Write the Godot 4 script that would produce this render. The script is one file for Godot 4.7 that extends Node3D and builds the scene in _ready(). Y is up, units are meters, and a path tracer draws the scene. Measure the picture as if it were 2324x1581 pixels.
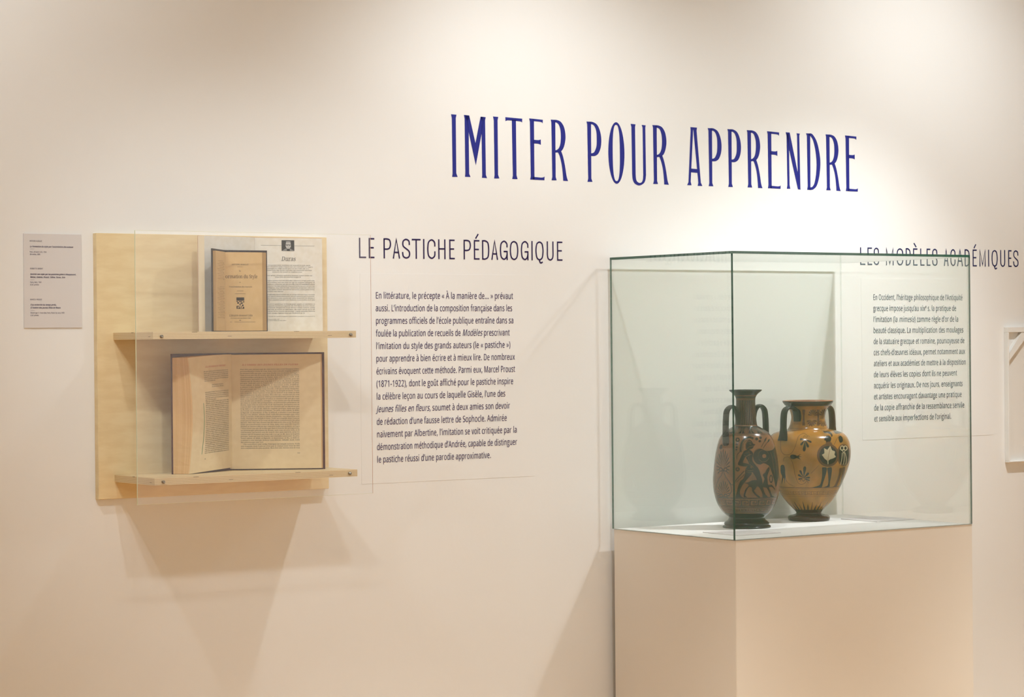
extends Node3D
# A corner of an exhibition: wall lettering, a plywood wall shelf with three open books behind a clear sheet,
# and a glass case on a pedestal with two painted Greek-style vases. Wall plane z = 0, x to the right, metres.

const EYE := 1.5855            # height of the camera; the pedestal top comes out at 1.10 m
const CAM_Z := 5.1086
const FOCAL := 5592.2          # pixels, for a frame of 2324 x 1581
const YAW := 0.6063
const PITCH := -0.0028
const ROLL := -0.0093
const OPP_E := 5.6             # spots on the wall across the room
const FLOOR_E := 11.5          # spots on the floor before the wall

var cam_r: Vector3
var cam_u: Vector3
var cam_f: Vector3
var rng := RandomNumberGenerator.new()
var M := {}
var names := {}
var sans: SystemFont
var sans_bold: SystemFont
var serif: SystemFont
var serif_bold: SystemFont
var room_track_y := EYE + 1.23

# ------------------------------------------------------------------ helpers

func at(x: float, y: float, z: float) -> Vector3:      # y measured from eye level
	return Vector3(x, y + EYE, z)

func ray(px: float, py: float) -> Vector3:             # direction in which the lens sees that pixel of the 2324 x 1581 frame
	return (cam_f + cam_r * ((px - 1162.0) / FOCAL) + cam_u * ((790.5 - py) / FOCAL)).normalized()

func on_z(px: float, py: float, z: float) -> Vector3:  # where that pixel meets the plane at that distance from the wall
	var d := ray(px, py)
	var t := (z - CAM_Z) / d.z
	return Vector3(0, EYE, CAM_Z) + d * t

func on_y(px: float, py: float, y: float) -> Vector3:
	var d := ray(px, py)
	var t := (y - EYE) / d.y
	return Vector3(0, EYE, CAM_Z) + d * t

func numbered(n: String) -> String:
	if not names.has(n):
		names[n] = 0
		return n
	names[n] += 1
	return "%s_%03d" % [n, names[n]]

func thing(called: String, label: String, category: String, where := Vector3.ZERO, turn := 0.0, group := "") -> Node3D:
	var o := Node3D.new()
	o.name = numbered(called)
	add_child(o)
	o.position = where
	o.rotation.y = turn
	o.set_meta("label", label)
	o.set_meta("category", category)
	if group:
		o.set_meta("group", group)
	return o

func part(called: String, mesh: Mesh, m: Material, parent: Node3D, label := "") -> MeshInstance3D:
	var o := MeshInstance3D.new()
	o.name = called
	o.mesh = mesh
	o.material_override = m
	parent.add_child(o, true)
	if label:
		o.set_meta("label", label)
	return o

func structure(called: String, mesh: Mesh, m: Material, where: Vector3, label: String, category: String) -> MeshInstance3D:
	var o := part(called, mesh, m, self)
	o.position = where
	o.set_meta("kind", "structure")
	o.set_meta("label", label)
	o.set_meta("category", category)
	return o

func mat(c: Color, rough := 0.8, spec := 0.4) -> StandardMaterial3D:
	var m := StandardMaterial3D.new()
	m.albedo_color = c
	m.roughness = rough
	m.metallic_specular = spec
	return m

func new_st() -> SurfaceTool:
	var st := SurfaceTool.new()
	st.begin(Mesh.PRIMITIVE_TRIANGLES)
	return st

func tri(st: SurfaceTool, a: Vector3, b: Vector3, c: Vector3, out_dir: Vector3, ua := Vector2.ZERO, ub := Vector2.ZERO, uc := Vector2.ZERO) -> void:
	var n := (a - c).cross(a - b)
	if n.length_squared() < 1e-20:
		return
	n = n.normalized()
	if n.dot(out_dir) < 0.0:
		tri(st, a, c, b, out_dir, ua, uc, ub)
		return
	for k in 3:
		st.set_normal(n)
		st.set_uv([ua, ub, uc][k])
		st.add_vertex([a, b, c][k])

func quad(st: SurfaceTool, a: Vector3, b: Vector3, c: Vector3, d: Vector3, out_dir: Vector3, uvs := [Vector2(0, 0), Vector2(1, 0), Vector2(1, 1), Vector2(0, 1)]) -> void:
	tri(st, a, b, c, out_dir, uvs[0], uvs[1], uvs[2])
	tri(st, a, c, d, out_dir, uvs[0], uvs[2], uvs[3])

# a box from lo to hi with chamfered edges
func add_box(st: SurfaceTool, lo: Vector3, hi: Vector3, c := 0.0) -> void:
	var mid := (lo + hi) / 2.0
	var h := (hi - lo) / 2.0
	c = minf(c, minf(h.x, minf(h.y, h.z)) * 0.9)
	for ax in 3:
		var b := (ax + 1) % 3
		var d := (ax + 2) % 3
		for s in [-1.0, 1.0]:
			var p := []
			for q in [[-1, -1], [1, -1], [1, 1], [-1, 1]]:
				var v := Vector3.ZERO
				v[ax] = s * h[ax]
				v[b] = q[0] * (h[b] - c)
				v[d] = q[1] * (h[d] - c)
				p.append(mid + v)
			var n := Vector3.ZERO
			n[ax] = s
			quad(st, p[0], p[1], p[2], p[3], n)
	if c <= 0.0:
		return
	for ax in 3:                                         # edges along ax
		var b := (ax + 1) % 3
		var d := (ax + 2) % 3
		for sb in [-1.0, 1.0]:
			for sd in [-1.0, 1.0]:
				var p := []
				for q in [[-1, 0], [1, 0], [1, 1], [-1, 1]]:
					var v := Vector3.ZERO
					v[ax] = q[0] * (h[ax] - c)
					v[b] = sb * (h[b] - (c if q[1] == 1 else 0.0))
					v[d] = sd * (h[d] - (c if q[1] == 0 else 0.0))
					p.append(mid + v)
				var n := Vector3.ZERO
				n[b] = sb
				n[d] = sd
				quad(st, p[0], p[1], p[2], p[3], n)
	for sx in [-1.0, 1.0]:
		for sy in [-1.0, 1.0]:
			for sz in [-1.0, 1.0]:
				var s := Vector3(sx, sy, sz)
				var k := h - Vector3(c, c, c)
				tri(st, mid + s * Vector3(h.x, k.y, k.z), mid + s * Vector3(k.x, h.y, k.z), mid + s * Vector3(k.x, k.y, h.z), s)

func box(lo: Vector3, hi: Vector3, c := 0.0) -> ArrayMesh:
	var st := new_st()
	add_box(st, lo, hi, c)
	return st.commit()

func tube(st: SurfaceTool, a: Vector3, b: Vector3, ra: float, rb: float, n := 16, caps := true) -> void:
	var ax := (b - a).normalized()
	var s := ax.cross(Vector3.UP if absf(ax.y) < 0.9 else Vector3.RIGHT).normalized()
	var t := ax.cross(s)
	for k in n:
		var p := s * cos(TAU * k / n) + t * sin(TAU * k / n)
		var q := s * cos(TAU * (k + 1) / n) + t * sin(TAU * (k + 1) / n)
		quad(st, a + p * ra, a + q * ra, b + q * rb, b + p * rb, p + q)
		if caps:
			tri(st, a, a + p * ra, a + q * ra, -ax)
			tri(st, b, b + p * rb, b + q * rb, ax)

func spline(pts: Array, per := 6) -> PackedVector2Array:  # Catmull-Rom through the points
	var out := PackedVector2Array()
	for i in pts.size() - 1:
		var p0: Vector2 = pts[maxi(i - 1, 0)]
		var p1: Vector2 = pts[i]
		var p2: Vector2 = pts[i + 1]
		var p3: Vector2 = pts[mini(i + 2, pts.size() - 1)]
		for k in per:
			var t := float(k) / per
			out.append(0.5 * ((2.0 * p1) + (p2 - p0) * t + (2.0 * p0 - 5.0 * p1 + 4.0 * p2 - p3) * t * t + (3.0 * p1 - p0 - 3.0 * p2 + p3) * t * t * t))
	out.append(pts[-1])
	return out

func vv(flat: Array) -> Array:                            # [x, y, x, y ...] to points
	var out := []
	for i in flat.size() / 2:
		out.append(Vector2(flat[2 * i], flat[2 * i + 1]))
	return out

# ------------------------------------------------------------------ lettering

var cap_cache := {}

func font_cap(f: Font) -> Array:                          # [baseline offset, cap height] of a TextMesh in that font
	if not cap_cache.has(f):
		var tm := text_mesh("H", f, 0.5)
		var b := tm.get_aabb()
		cap_cache[f] = [b.position.y, b.size.y]
	return cap_cache[f]

func text_mesh(s: String, f: Font, step: float) -> TextMesh:
	var tm := TextMesh.new()
	tm.font = f
	tm.font_size = 64
	tm.pixel_size = 1.0
	tm.depth = 0.0
	tm.curve_step = step
	tm.horizontal_alignment = HORIZONTAL_ALIGNMENT_LEFT
	tm.text = s
	return tm

func run_width(s: String, f: Font) -> float:
	return f.get_string_size(s, HORIZONTAL_ALIGNMENT_LEFT, -1, 64).x

# Writes one line into st. place maps (x, y) in metres from the line's left end and baseline to a point; runs: [[text, italic], ...].
func write(st: SurfaceTool, runs: Array, f: Font, cap: float, width: float, place: Callable, normal: Vector3, step := 3.0, squeeze := 1.0, weight := 0.0) -> void:
	var base: Array = font_cap(f)
	var k: float = cap / base[1]
	var total := 0.0
	for r in runs:
		total += run_width(r[0], f) * (r[2] if r.size() > 2 else 1.0)
	var kx: float = width / total if width > 0.0 else k * squeeze
	var x0 := 0.0
	for r in runs:
		var tm := text_mesh(r[0], f, step)
		if tm.get_surface_count() == 0:
			x0 += run_width(r[0], f)
			continue
		var arr := tm.surface_get_arrays(0)
		var v: PackedVector3Array = arr[Mesh.ARRAY_VERTEX]
		var ind = arr[Mesh.ARRAY_INDEX]
		var p := PackedVector3Array()
		p.resize(v.size())
		var lean := 0.2 if r[1] else 0.0
		var small: float = r[2] if r.size() > 2 else 1.0
		var rise: float = r[3] if r.size() > 3 else 0.0
		for i in v.size():
			var y: float = (v[i].y - base[0]) * k * small + rise
			p[i] = place.call((x0 + v[i].x * small) * kx + lean * y, y)
		var count: int = ind.size() if ind != null and ind.size() > 0 else v.size()
		for i in count / 3:
			var q := []
			for j in 3:
				q.append(p[ind[3 * i + j]] if ind != null and ind.size() > 0 else p[3 * i + j])
			tri(st, q[0], q[1], q[2], normal)
		x0 += run_width(r[0], f) * small

func wall_line(runs: Array, f: Font, cap: float, width: float, m: Material, parent: Node3D, x: float, y: float, z: float, squeeze := 1.0) -> void:
	var st := new_st()
	write(st, runs, f, cap, width, func(a, b): return at(x + a, y + b, z) - parent.position, Vector3.BACK, 3.0, squeeze)
	part("text_line", st.commit(), m, parent)

func flat_poly(st: SurfaceTool, pts: PackedVector2Array, z: float) -> void:
	var id := Geometry2D.triangulate_polygon(pts)
	for i in id.size() / 3:
		var a := pts[id[3 * i]]
		var b := pts[id[3 * i + 1]]
		var c := pts[id[3 * i + 2]]
		tri(st, Vector3(a.x, a.y, z), Vector3(b.x, b.y, z), Vector3(c.x, c.y, z), Vector3.BACK)

# Display capitals with flared stems: [x0, x1, top, bottom] of the letter, then its strokes.
# A stroke is a closed outline, or a pair [outer curve, inner curve].
func display_glyph(ch: String) -> Array:
	match ch:
		"I":
			return [[205, 268, 137, 800], [205, 137, 262, 139, 254, 175, 254, 760, 268, 798, 210, 800, 216, 765, 213, 175]]
		"M":
			return [[340, 578, 144, 809], [340, 144, 396, 147, 388, 200, 390, 770, 404, 803, 346, 803, 350, 770, 348, 185], [516, 153, 570, 156, 563, 190, 566, 775, 578, 809, 524, 807, 528, 775, 524, 190], [352, 146, 396, 147, 459, 440, 516, 153, 558, 155, 461, 675]]
		"T":
			return [[778, 955, 168, 822], [777, 168, 955, 175, 953, 217, 944, 207, 925, 204, 805, 199, 790, 202, 779, 212], [845, 190, 888, 190, 889, 780, 900, 821, 843, 821, 851, 785]]
		"E":
			return [[1028, 1185, 180, 830], [1028, 180, 1078, 182, 1078, 827, 1033, 828, 1040, 790, 1036, 212], [1060, 181, 1172, 187, 1170, 226, 1160, 213, 1140, 209, 1060, 206], [1060, 403, 1110, 406, 1130, 405, 1148, 397, 1149, 455, 1130, 446, 1110, 443, 1060, 443], [1060, 798, 1150, 803, 1172, 800, 1185, 790, 1183, 830, 1060, 828]]
		"R":
			return [[1255, 1433, 190, 838], [1255, 190, 1303, 191, 1302, 800, 1312, 834, 1258, 834, 1267, 800, 1262, 217], [[1290, 190, 1325, 192, 1365, 212, 1397, 270, 1410, 360, 1402, 435, 1385, 490, 1362, 522, 1335, 534, 1300, 540], [1290, 217, 1318, 219, 1340, 240, 1357, 295, 1361, 370, 1355, 440, 1340, 485, 1322, 506, 1310, 512, 1300, 514]], [[1325, 528, 1348, 580, 1368, 670, 1379, 780, 1381, 836], [1362, 520, 1382, 580, 1402, 680, 1418, 790, 1433, 838]]]
		"P":
			return [[1632, 1787, 212, 852], [1632, 212, 1680, 213, 1678, 815, 1690, 851, 1637, 851, 1645, 815, 1640, 240], [[1660, 212, 1700, 214, 1745, 242, 1775, 310, 1787, 395, 1780, 480, 1755, 545, 1720, 572, 1675, 576], [1660, 238, 1695, 240, 1720, 265, 1736, 320, 1739, 400, 1735, 470, 1718, 520, 1700, 542, 1675, 548]]]
		"U":
			return [[2098, 2256, 237, 882], [2098, 237, 2149, 239, 2144, 268, 2146, 772, 2110, 772, 2106, 268], [2214, 242, 2256, 244, 2252, 270, 2255, 772, 2226, 772, 2224, 270], [[2110, 768, 2115, 820, 2135, 862, 2180, 882, 2225, 862, 2247, 825, 2255, 768], [2146, 768, 2150, 815, 2162, 842, 2187, 855, 2210, 845, 2222, 815, 2226, 768]]]
		"A":
			return [[366, 525, 178, 800], [405, 178, 440, 179, 433, 215, 403, 760, 412, 796, 366, 796, 380, 765, 408, 215], [432, 179, 475, 180, 470, 212, 510, 765, 526, 800, 476, 800, 484, 768, 437, 212], [402, 618, 478, 622, 482, 662, 398, 658]]
		"N":
			return [[1410, 1562, 232, 836], [1419, 245, 1443, 245, 1446, 790, 1453, 832, 1417, 832, 1424, 795], [1410, 232, 1452, 233, 1533, 655, 1562, 836, 1534, 834, 1440, 390, 1418, 260], [1524, 237, 1559, 239, 1553, 262, 1560, 836, 1534, 700, 1530, 262]]
		"D":
			return [[1625, 1773, 243, 838], [1625, 243, 1668, 243, 1666, 838, 1632, 838, 1638, 800, 1634, 268], [[1650, 243, 1690, 248, 1735, 320, 1762, 430, 1773, 545, 1762, 680, 1735, 785, 1700, 828, 1670, 838, 1650, 838], [1650, 268, 1672, 270, 1700, 320, 1722, 420, 1733, 540, 1728, 660, 1710, 760, 1690, 800, 1672, 810, 1650, 810]]]
	return []

func display_letter(ch: String, x0: float, x1: float, y0: float, y1: float) -> ArrayMesh:   # around its own lower left corner
	var st := new_st()
	if ch == "O":
		var n := 48
		for k in n:
			var q := []
			for j in [k, k + 1]:
				var a: float = TAU * j / n
				q.append(Vector2(0.5 + 0.5 * cos(a), 0.5 + 0.5 * sin(a)))
				var c := cos(a)
				var s := sin(a)
				q.append(Vector2(0.495 + 0.225 * signf(c) * pow(absf(c), 0.75), 0.5 + 0.457 * signf(s) * pow(absf(s), 0.75)))
			for v in 4:
				q[v] = Vector2(q[v].x * (x1 - x0), (q[v].y * 1.03 - 0.015) * (y1 - y0))
			flat_poly(st, PackedVector2Array([q[0], q[2], q[3]]), 0.0)
			flat_poly(st, PackedVector2Array([q[0], q[3], q[1]]), 0.0)
		return st.commit()
	var g := display_glyph(ch)
	var b: Array = g[0]
	var low := 0.03 if ch == "U" else 0.0
	var fit := func(p: Vector2) -> Vector2:
		var t: float = (b[3] - p.y) / float(b[3] - b[2])
		return Vector2((p.x - b[0]) / float(b[1] - b[0]) * (x1 - x0), (t * (1.0 + low) - low) * (y1 - y0))
	for s in g.slice(1):
		if s[0] is Array:
			var o := spline(vv(s[0]), 5)
			var i := spline(vv(s[1]), 5)
			for k in o.size() - 1:
				flat_poly(st, PackedVector2Array([fit.call(o[k]), fit.call(o[k + 1]), fit.call(i[k + 1])]), 0.0)
				flat_poly(st, PackedVector2Array([fit.call(o[k]), fit.call(i[k + 1]), fit.call(i[k])]), 0.0)
		else:
			var p := PackedVector2Array()
			for q in vv(s):
				p.append(fit.call(q))
			flat_poly(st, p, 0.0)
	return st.commit()

# Light condensed capitals drawn with one stroke width.
func light_glyph(ch: String) -> Array:                    # polylines in the unit box; a leading "s" marks a smooth one
	match ch:
		"L": return [[0, 1, 0, 0, 1, 0]]
		"E": return [[1, 1, 0, 1, 0, 0, 1, 0], [0, 0.52, 0.86, 0.52]]
		"P": return [[0, 0, 0, 1], ["s", 0, 1, 0.5, 1, 0.86, 0.94, 1, 0.74, 0.86, 0.53, 0.5, 0.46, 0, 0.46]]
		"A": return [[0, 0, 0.5, 1, 1, 0], [0.15, 0.29, 0.85, 0.29]]
		"S": return [["s", 0.97, 0.74, 0.9, 0.92, 0.5, 1, 0.12, 0.92, 0.03, 0.76, 0.12, 0.62, 0.5, 0.5, 0.88, 0.38, 1, 0.24, 0.9, 0.07, 0.5, 0, 0.1, 0.08, 0, 0.28]]
		"T": return [[0, 1, 1, 1], [0.5, 1, 0.5, 0]]
		"I": return [[0.5, 0, 0.5, 1]]
		"C": return [["s", 1, 0.68, 0.95, 0.88, 0.55, 1, 0.12, 0.88, 0, 0.62, 0, 0.38, 0.12, 0.12, 0.55, 0, 0.95, 0.12, 1, 0.34]]
		"G": return [["s", 1, 0.7, 0.95, 0.88, 0.55, 1, 0.12, 0.88, 0, 0.62, 0, 0.38, 0.12, 0.12, 0.52, 0, 0.86, 0.1, 1, 0.28], [0.58, 0.43, 1, 0.43, 1, 0]]
		"H": return [[0, 0, 0, 1], [1, 0, 1, 1], [0, 0.52, 1, 0.52]]
		"D": return [[0, 0, 0, 1], ["s", 0, 1, 0.42, 1, 0.86, 0.9, 1, 0.64, 1, 0.36, 0.86, 0.1, 0.42, 0, 0, 0]]
		"O": return [["s", 0.5, 1, 0.14, 0.9, 0, 0.64, 0, 0.36, 0.14, 0.1, 0.5, 0, 0.86, 0.1, 1, 0.36, 1, 0.64, 0.86, 0.9, 0.5, 1]]
		"Q": return [["s", 0.5, 1, 0.14, 0.9, 0, 0.64, 0, 0.36, 0.14, 0.1, 0.5, 0, 0.86, 0.1, 1, 0.36, 1, 0.64, 0.86, 0.9, 0.5, 1], ["s", 0.52, 0.0, 0.52, -0.1, 0.68, -0.18, 0.95, -0.12]]
		"U": return [["s", 0, 1, 0, 0.6, 0, 0.26, 0.14, 0.07, 0.5, 0, 0.86, 0.07, 1, 0.26, 1, 0.6, 1, 1]]
		"M": return [[0, 0, 0, 1, 0.5, 0.06, 1, 1, 1, 0]]
		"É": return light_glyph("E") + [[0.35, 1.15, 0.8, 1.34]]
		"È": return light_glyph("E") + [[0.7, 1.15, 0.2, 1.34]]
	return []

func light_letter(ch: String, w: float, h: float, t: float) -> ArrayMesh:
	var st := new_st()
	for line in light_glyph(ch):
		var is_smooth: bool = line[0] is String
		var p := vv(line.slice(1) if is_smooth else line)
		var q := []
		for v in p:
			q.append(Vector2(t / 2 + v.x * (w - t), t / 2 + v.y * (h - t)) if w > t * 1.5 else Vector2(w / 2, t / 2 + v.y * (h - t)))
		var c: PackedVector2Array = spline(q, 6) if is_smooth else PackedVector2Array(q)
		var n := c.size()
		var left := []
		var right := []
		for i in n:
			var d0 := (c[i] - c[maxi(i - 1, 0)]).normalized()
			var d1 := (c[mini(i + 1, n - 1)] - c[i]).normalized()
			if i == 0: d0 = d1
			if i == n - 1: d1 = d0
			var d := (d0 + d1).normalized() if (d0 + d1).length() > 0.01 else d0
			var nn := Vector2(-d.y, d.x)
			var k: float = minf(1.0 / maxf(absf(nn.dot(Vector2(-d0.y, d0.x))), 0.1), 2.4)
			var o := c[i]
			if i == 0 and not (is_smooth and ch in "OQ"): o -= d0 * t / 2
			if i == n - 1 and not (is_smooth and ch in "OQ"): o += d0 * t / 2
			left.append(o + nn * t / 2 * k)
			right.append(o - nn * t / 2 * k)
		for i in n - 1:
			flat_poly(st, PackedVector2Array([left[i], left[i + 1], right[i + 1]]), 0.0)
			flat_poly(st, PackedVector2Array([left[i], right[i + 1], right[i]]), 0.0)
	return st.commit()

# ------------------------------------------------------------------ painting vases

class Canvas:
	var w: int
	var h: int
	var px: PackedByteArray
	func _init(a: int, b: int) -> void:
		w = a
		h = b
		px.resize(a * b * 3)
	func span(y: int, x0: int, x1: int, c: Array) -> void:
		x0 = maxi(x0, 0)
		x1 = mini(x1, w - 1)
		for x in range(x0, x1 + 1):
			var i := (y * w + x) * 3
			px[i] = c[0]
			px[i + 1] = c[1]
			px[i + 2] = c[2]
	func fill(p: PackedVector2Array, c: Array) -> void:      # even-odd scan fill, texture pixels
		if p.size() < 3:
			return
		var lo := 1e9
		var hi := -1e9
		for v in p:
			lo = minf(lo, v.y)
			hi = maxf(hi, v.y)
		for y in range(maxi(0, int(floor(lo))), mini(h - 1, int(ceil(hi))) + 1):
			var yc := y + 0.5
			var xs := []
			for i in p.size():
				var a := p[i]
				var b := p[(i + 1) % p.size()]
				if (a.y <= yc) != (b.y <= yc):
					xs.append(a.x + (yc - a.y) / (b.y - a.y) * (b.x - a.x))
			xs.sort()
			for k in xs.size() / 2:
				span(y, int(round(xs[2 * k])), int(round(xs[2 * k + 1])) - 1, c)
	func texture() -> ImageTexture:
		return ImageTexture.create_from_image(Image.create_from_data(w, h, false, Image.FORMAT_RGB8, px))

func base_coat(cv: Canvas, c: Color, vary: float, sd: int) -> void:
	var n := FastNoiseLite.new()
	n.seed = sd
	n.frequency = 0.006
	n.fractal_octaves = 5
	var im := n.get_image(cv.w, cv.h)
	im.convert(Image.FORMAT_L8)
	var g := im.get_data()
	var r := RandomNumberGenerator.new()
	r.seed = sd
	for i in cv.w * cv.h:
		var k := 1.0 + vary * (g[i] / 127.5 - 1.0) + 0.05 * (r.randf() - 0.5)
		cv.px[3 * i] = clampi(int(255.0 * c.r * k), 0, 255)
		cv.px[3 * i + 1] = clampi(int(255.0 * c.g * (0.25 + 0.75 * k)), 0, 255)
		cv.px[3 * i + 2] = clampi(int(255.0 * c.b * (0.4 + 0.6 * k)), 0, 255)

func rgb8(c: Color) -> Array:
	return [int(c.r * 255), int(c.g * 255), int(c.b * 255)]

func profile_r(prof: PackedVector2Array, y: float) -> float:
	for i in prof.size() - 1:
		if (prof[i].y <= y and y <= prof[i + 1].y) or (prof[i].y >= y and y >= prof[i + 1].y):
			var d := prof[i + 1].y - prof[i].y
			return prof[i].x if absf(d) < 1e-6 else lerpf(prof[i].x, prof[i + 1].x, (y - prof[i].y) / d)
	return prof[-1].x

# the point of a vase's wall seen at a pixel of the photograph, as texture pixels (u round the axis, v down from the lip)
func vase_uv(px: float, py: float, foot: Vector3, prof: PackedVector2Array, height: float, cv: Canvas) -> Vector2:
	var o := Vector3(0, EYE, CAM_Z)
	var d := ray(px, py)
	var flat := Vector2(d.x, d.z)
	var rel := Vector2(o.x - foot.x, o.z - foot.z)
	var t := -rel.dot(flat) / flat.length_squared()
	var hit := o + d * t
	for k in 6:
		var r := profile_r(prof, clampf(hit.y - foot.y, 0.0, height))
		var a := flat.length_squared()
		var b := rel.dot(flat)
		var c := rel.length_squared() - r * r
		var disc := b * b - a * c
		t = (-b - sqrt(disc)) / a if disc > 0.0 else -b / a
		hit = o + d * t
	var ang := atan2(hit.x - foot.x, hit.z - foot.z)
	return Vector2((ang / TAU + 0.5) * cv.w, (1.0 - (hit.y - foot.y) / height) * cv.h)

# smooth lathe; u from the back seam round, v down from the lip
func lathe(prof: PackedVector2Array, height: float, segs := 96) -> ArrayMesh:
	var st := new_st()
	st.set_smooth_group(0)
	var n := prof.size()
	var nor := []
	for i in n:
		var d := (prof[mini(i + 1, n - 1)] - prof[maxi(i - 1, 0)])
		nor.append(Vector2(d.y, -d.x).normalized())
	for k in segs + 1:
		var a := TAU * (float(k) / segs - 0.5)
		for i in n:
			st.set_normal(Vector3(nor[i].x * sin(a), nor[i].y, nor[i].x * cos(a)))
			st.set_uv(Vector2(float(k) / segs, 1.0 - prof[i].y / height))
			st.add_vertex(Vector3(prof[i].x * sin(a), prof[i].y, prof[i].x * cos(a)))
	for k in segs:
		for i in n - 1:
			var a := k * n + i
			var b := (k + 1) * n + i
			for q in [a, a + 1, b + 1, a, b + 1, b]:
				st.add_index(q)
	return st.commit()

# a strap handle: path in the plane (outward, up), oval section
func strap(path: PackedVector2Array, azimuth: float, wide: Array, thick: float, flutes := 0.0) -> ArrayMesh:
	var st := new_st()
	var out := Vector3(sin(azimuth), 0, cos(azimuth))
	var side := Vector3(cos(azimuth), 0, -sin(azimuth))
	var n := path.size()
	var ring := 16
	for i in n:
		var d := (path[mini(i + 1, n - 1)] - path[maxi(i - 1, 0)]).normalized()
		var dir := out * d.x + Vector3.UP * d.y
		var nn := dir.cross(side).normalized()
		var f := float(i) / (n - 1)
		var w: float = lerpf(wide[0], wide[1], f) if f < 0.8 else lerpf(lerpf(wide[0], wide[1], 0.8), wide[2], (f - 0.8) / 0.2)
		var c := out * path[i].x + Vector3.UP * path[i].y
		for k in ring + 1:
			var a := TAU * k / ring
			var e := 1.0 + flutes * cos(4.0 * a)
			var ca := signf(cos(a)) * pow(absf(cos(a)), 0.7)
			var sa := signf(sin(a)) * pow(absf(sin(a)), 0.7)
			st.set_normal((side * cos(a) * thick + nn * sin(a) * w).normalized())
			st.set_uv(Vector2(float(k) / ring, f))
			st.add_vertex(c + side * ca * w / 2 + nn * sa * e * thick / 2)
	for i in n - 1:
		for k in ring:
			var a := i * (ring + 1) + k
			var b := a + ring + 1
			for q in [a, b, b + 1, a, b + 1, a + 1]:
				st.add_index(q)
	st.generate_normals()
	return st.commit()

func disc_pts(c: Vector2, rx: float, ry: float, n := 28) -> PackedVector2Array:
	var p := PackedVector2Array()
	for k in n:
		p.append(c + Vector2(rx * cos(TAU * k / n), ry * sin(TAU * k / n)))
	return p

func stroke_pts(line: Array, w: float, is_smooth := true) -> Array:     # quads along a line
	var c: PackedVector2Array = spline(line, 8) if is_smooth else PackedVector2Array(line)
	var out := []
	for i in c.size() - 1:
		var d := (c[i + 1] - c[i]).normalized()
		var n := Vector2(-d.y, d.x) * w / 2
		var e := d * w * 0.3
		out.append(PackedVector2Array([c[i] + n - e, c[i + 1] + n + e, c[i + 1] - n + e, c[i] - n - e]))
	return out

func petal_pts(from: Vector2, to: Vector2, w: float) -> PackedVector2Array:   # a drop, pointed at from and round at to
	var d := to - from
	var n := Vector2(-d.y, d.x).normalized()
	var p := PackedVector2Array([from])
	for q in [[0.35, 0.22], [0.62, 0.42], [0.82, 0.5], [0.95, 0.34], [1.0, 0.0], [0.95, -0.34], [0.82, -0.5], [0.62, -0.42], [0.35, -0.22]]:
		p.append(from + d * q[0] + n * q[1] * w)
	return p

func _ready() -> void:
	rng.seed = 11
	stage()
	materials()
	room()
	tracks()
	print("room built")
	shelf_unit()
	books()
	print("books built")
	pedestal_and_case()
	vases()
	print("vases built")
	wall_writing()
	wall_label()
	box_frame()
	case_cards()
	print("all built")

# ------------------------------------------------------------------ camera, sky, exposure

func stage() -> void:
	var F := Vector3(sin(YAW) * cos(PITCH), sin(PITCH), -cos(YAW) * cos(PITCH))
	var r := Vector3(cos(YAW), 0, sin(YAW))
	var u := r.cross(F)
	cam_r = r * cos(ROLL) + u * sin(ROLL)
	cam_u = u * cos(ROLL) - r * sin(ROLL)
	cam_f = F
	var cam := Camera3D.new()
	cam.name = "camera"
	cam.transform = Transform3D(Basis(cam_r, cam_u, -cam_f), Vector3(0, EYE, CAM_Z))
	cam.fov = rad_to_deg(2.0 * atan(790.5 / FOCAL))
	cam.near = 0.05
	cam.far = 60.0
	add_child(cam)
	cam.current = true
	var env := Environment.new()
	env.background_mode = Environment.BG_COLOR
	env.background_color = Color(0.02, 0.02, 0.02)
	env.tonemap_mode = Environment.TONE_MAPPER_LINEAR
	env.tonemap_exposure = 1.0
	env.sdfgi_enabled = true
	env.ssao_enabled = true
	env.ssil_enabled = true
	var we := WorldEnvironment.new()
	we.name = "environment"
	we.environment = env
	add_child(we)

# spots on the two ceiling tracks: x, distance from the wall, aim point (y from eye level), energy, half cone, softness
func spot_list() -> Array:
	return [
		[1.57, 0.80, Vector3(1.94, 0.60, 0.0), 0.72, 60.0, 1.0],
		[3.49, 0.80, Vector3(3.64, -0.25, 0.03), 1.10, 55.0, 1.0],
		[4.81, 0.80, Vector3(4.52, -0.48, 0.44), 2.75, 42.0, 1.0],
		[4.97, 0.80, Vector3(4.84, 0.02, 0.03), 0.84, 66.0, 1.0],
		[1.75, 1.66, Vector3(2.72, -0.06, 0.10), 0.76, 21.0, 1.0],
		[2.19, 1.72, Vector3(2.80, -0.06, 0.10), 0.76, 21.0, 1.0],
	]

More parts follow.
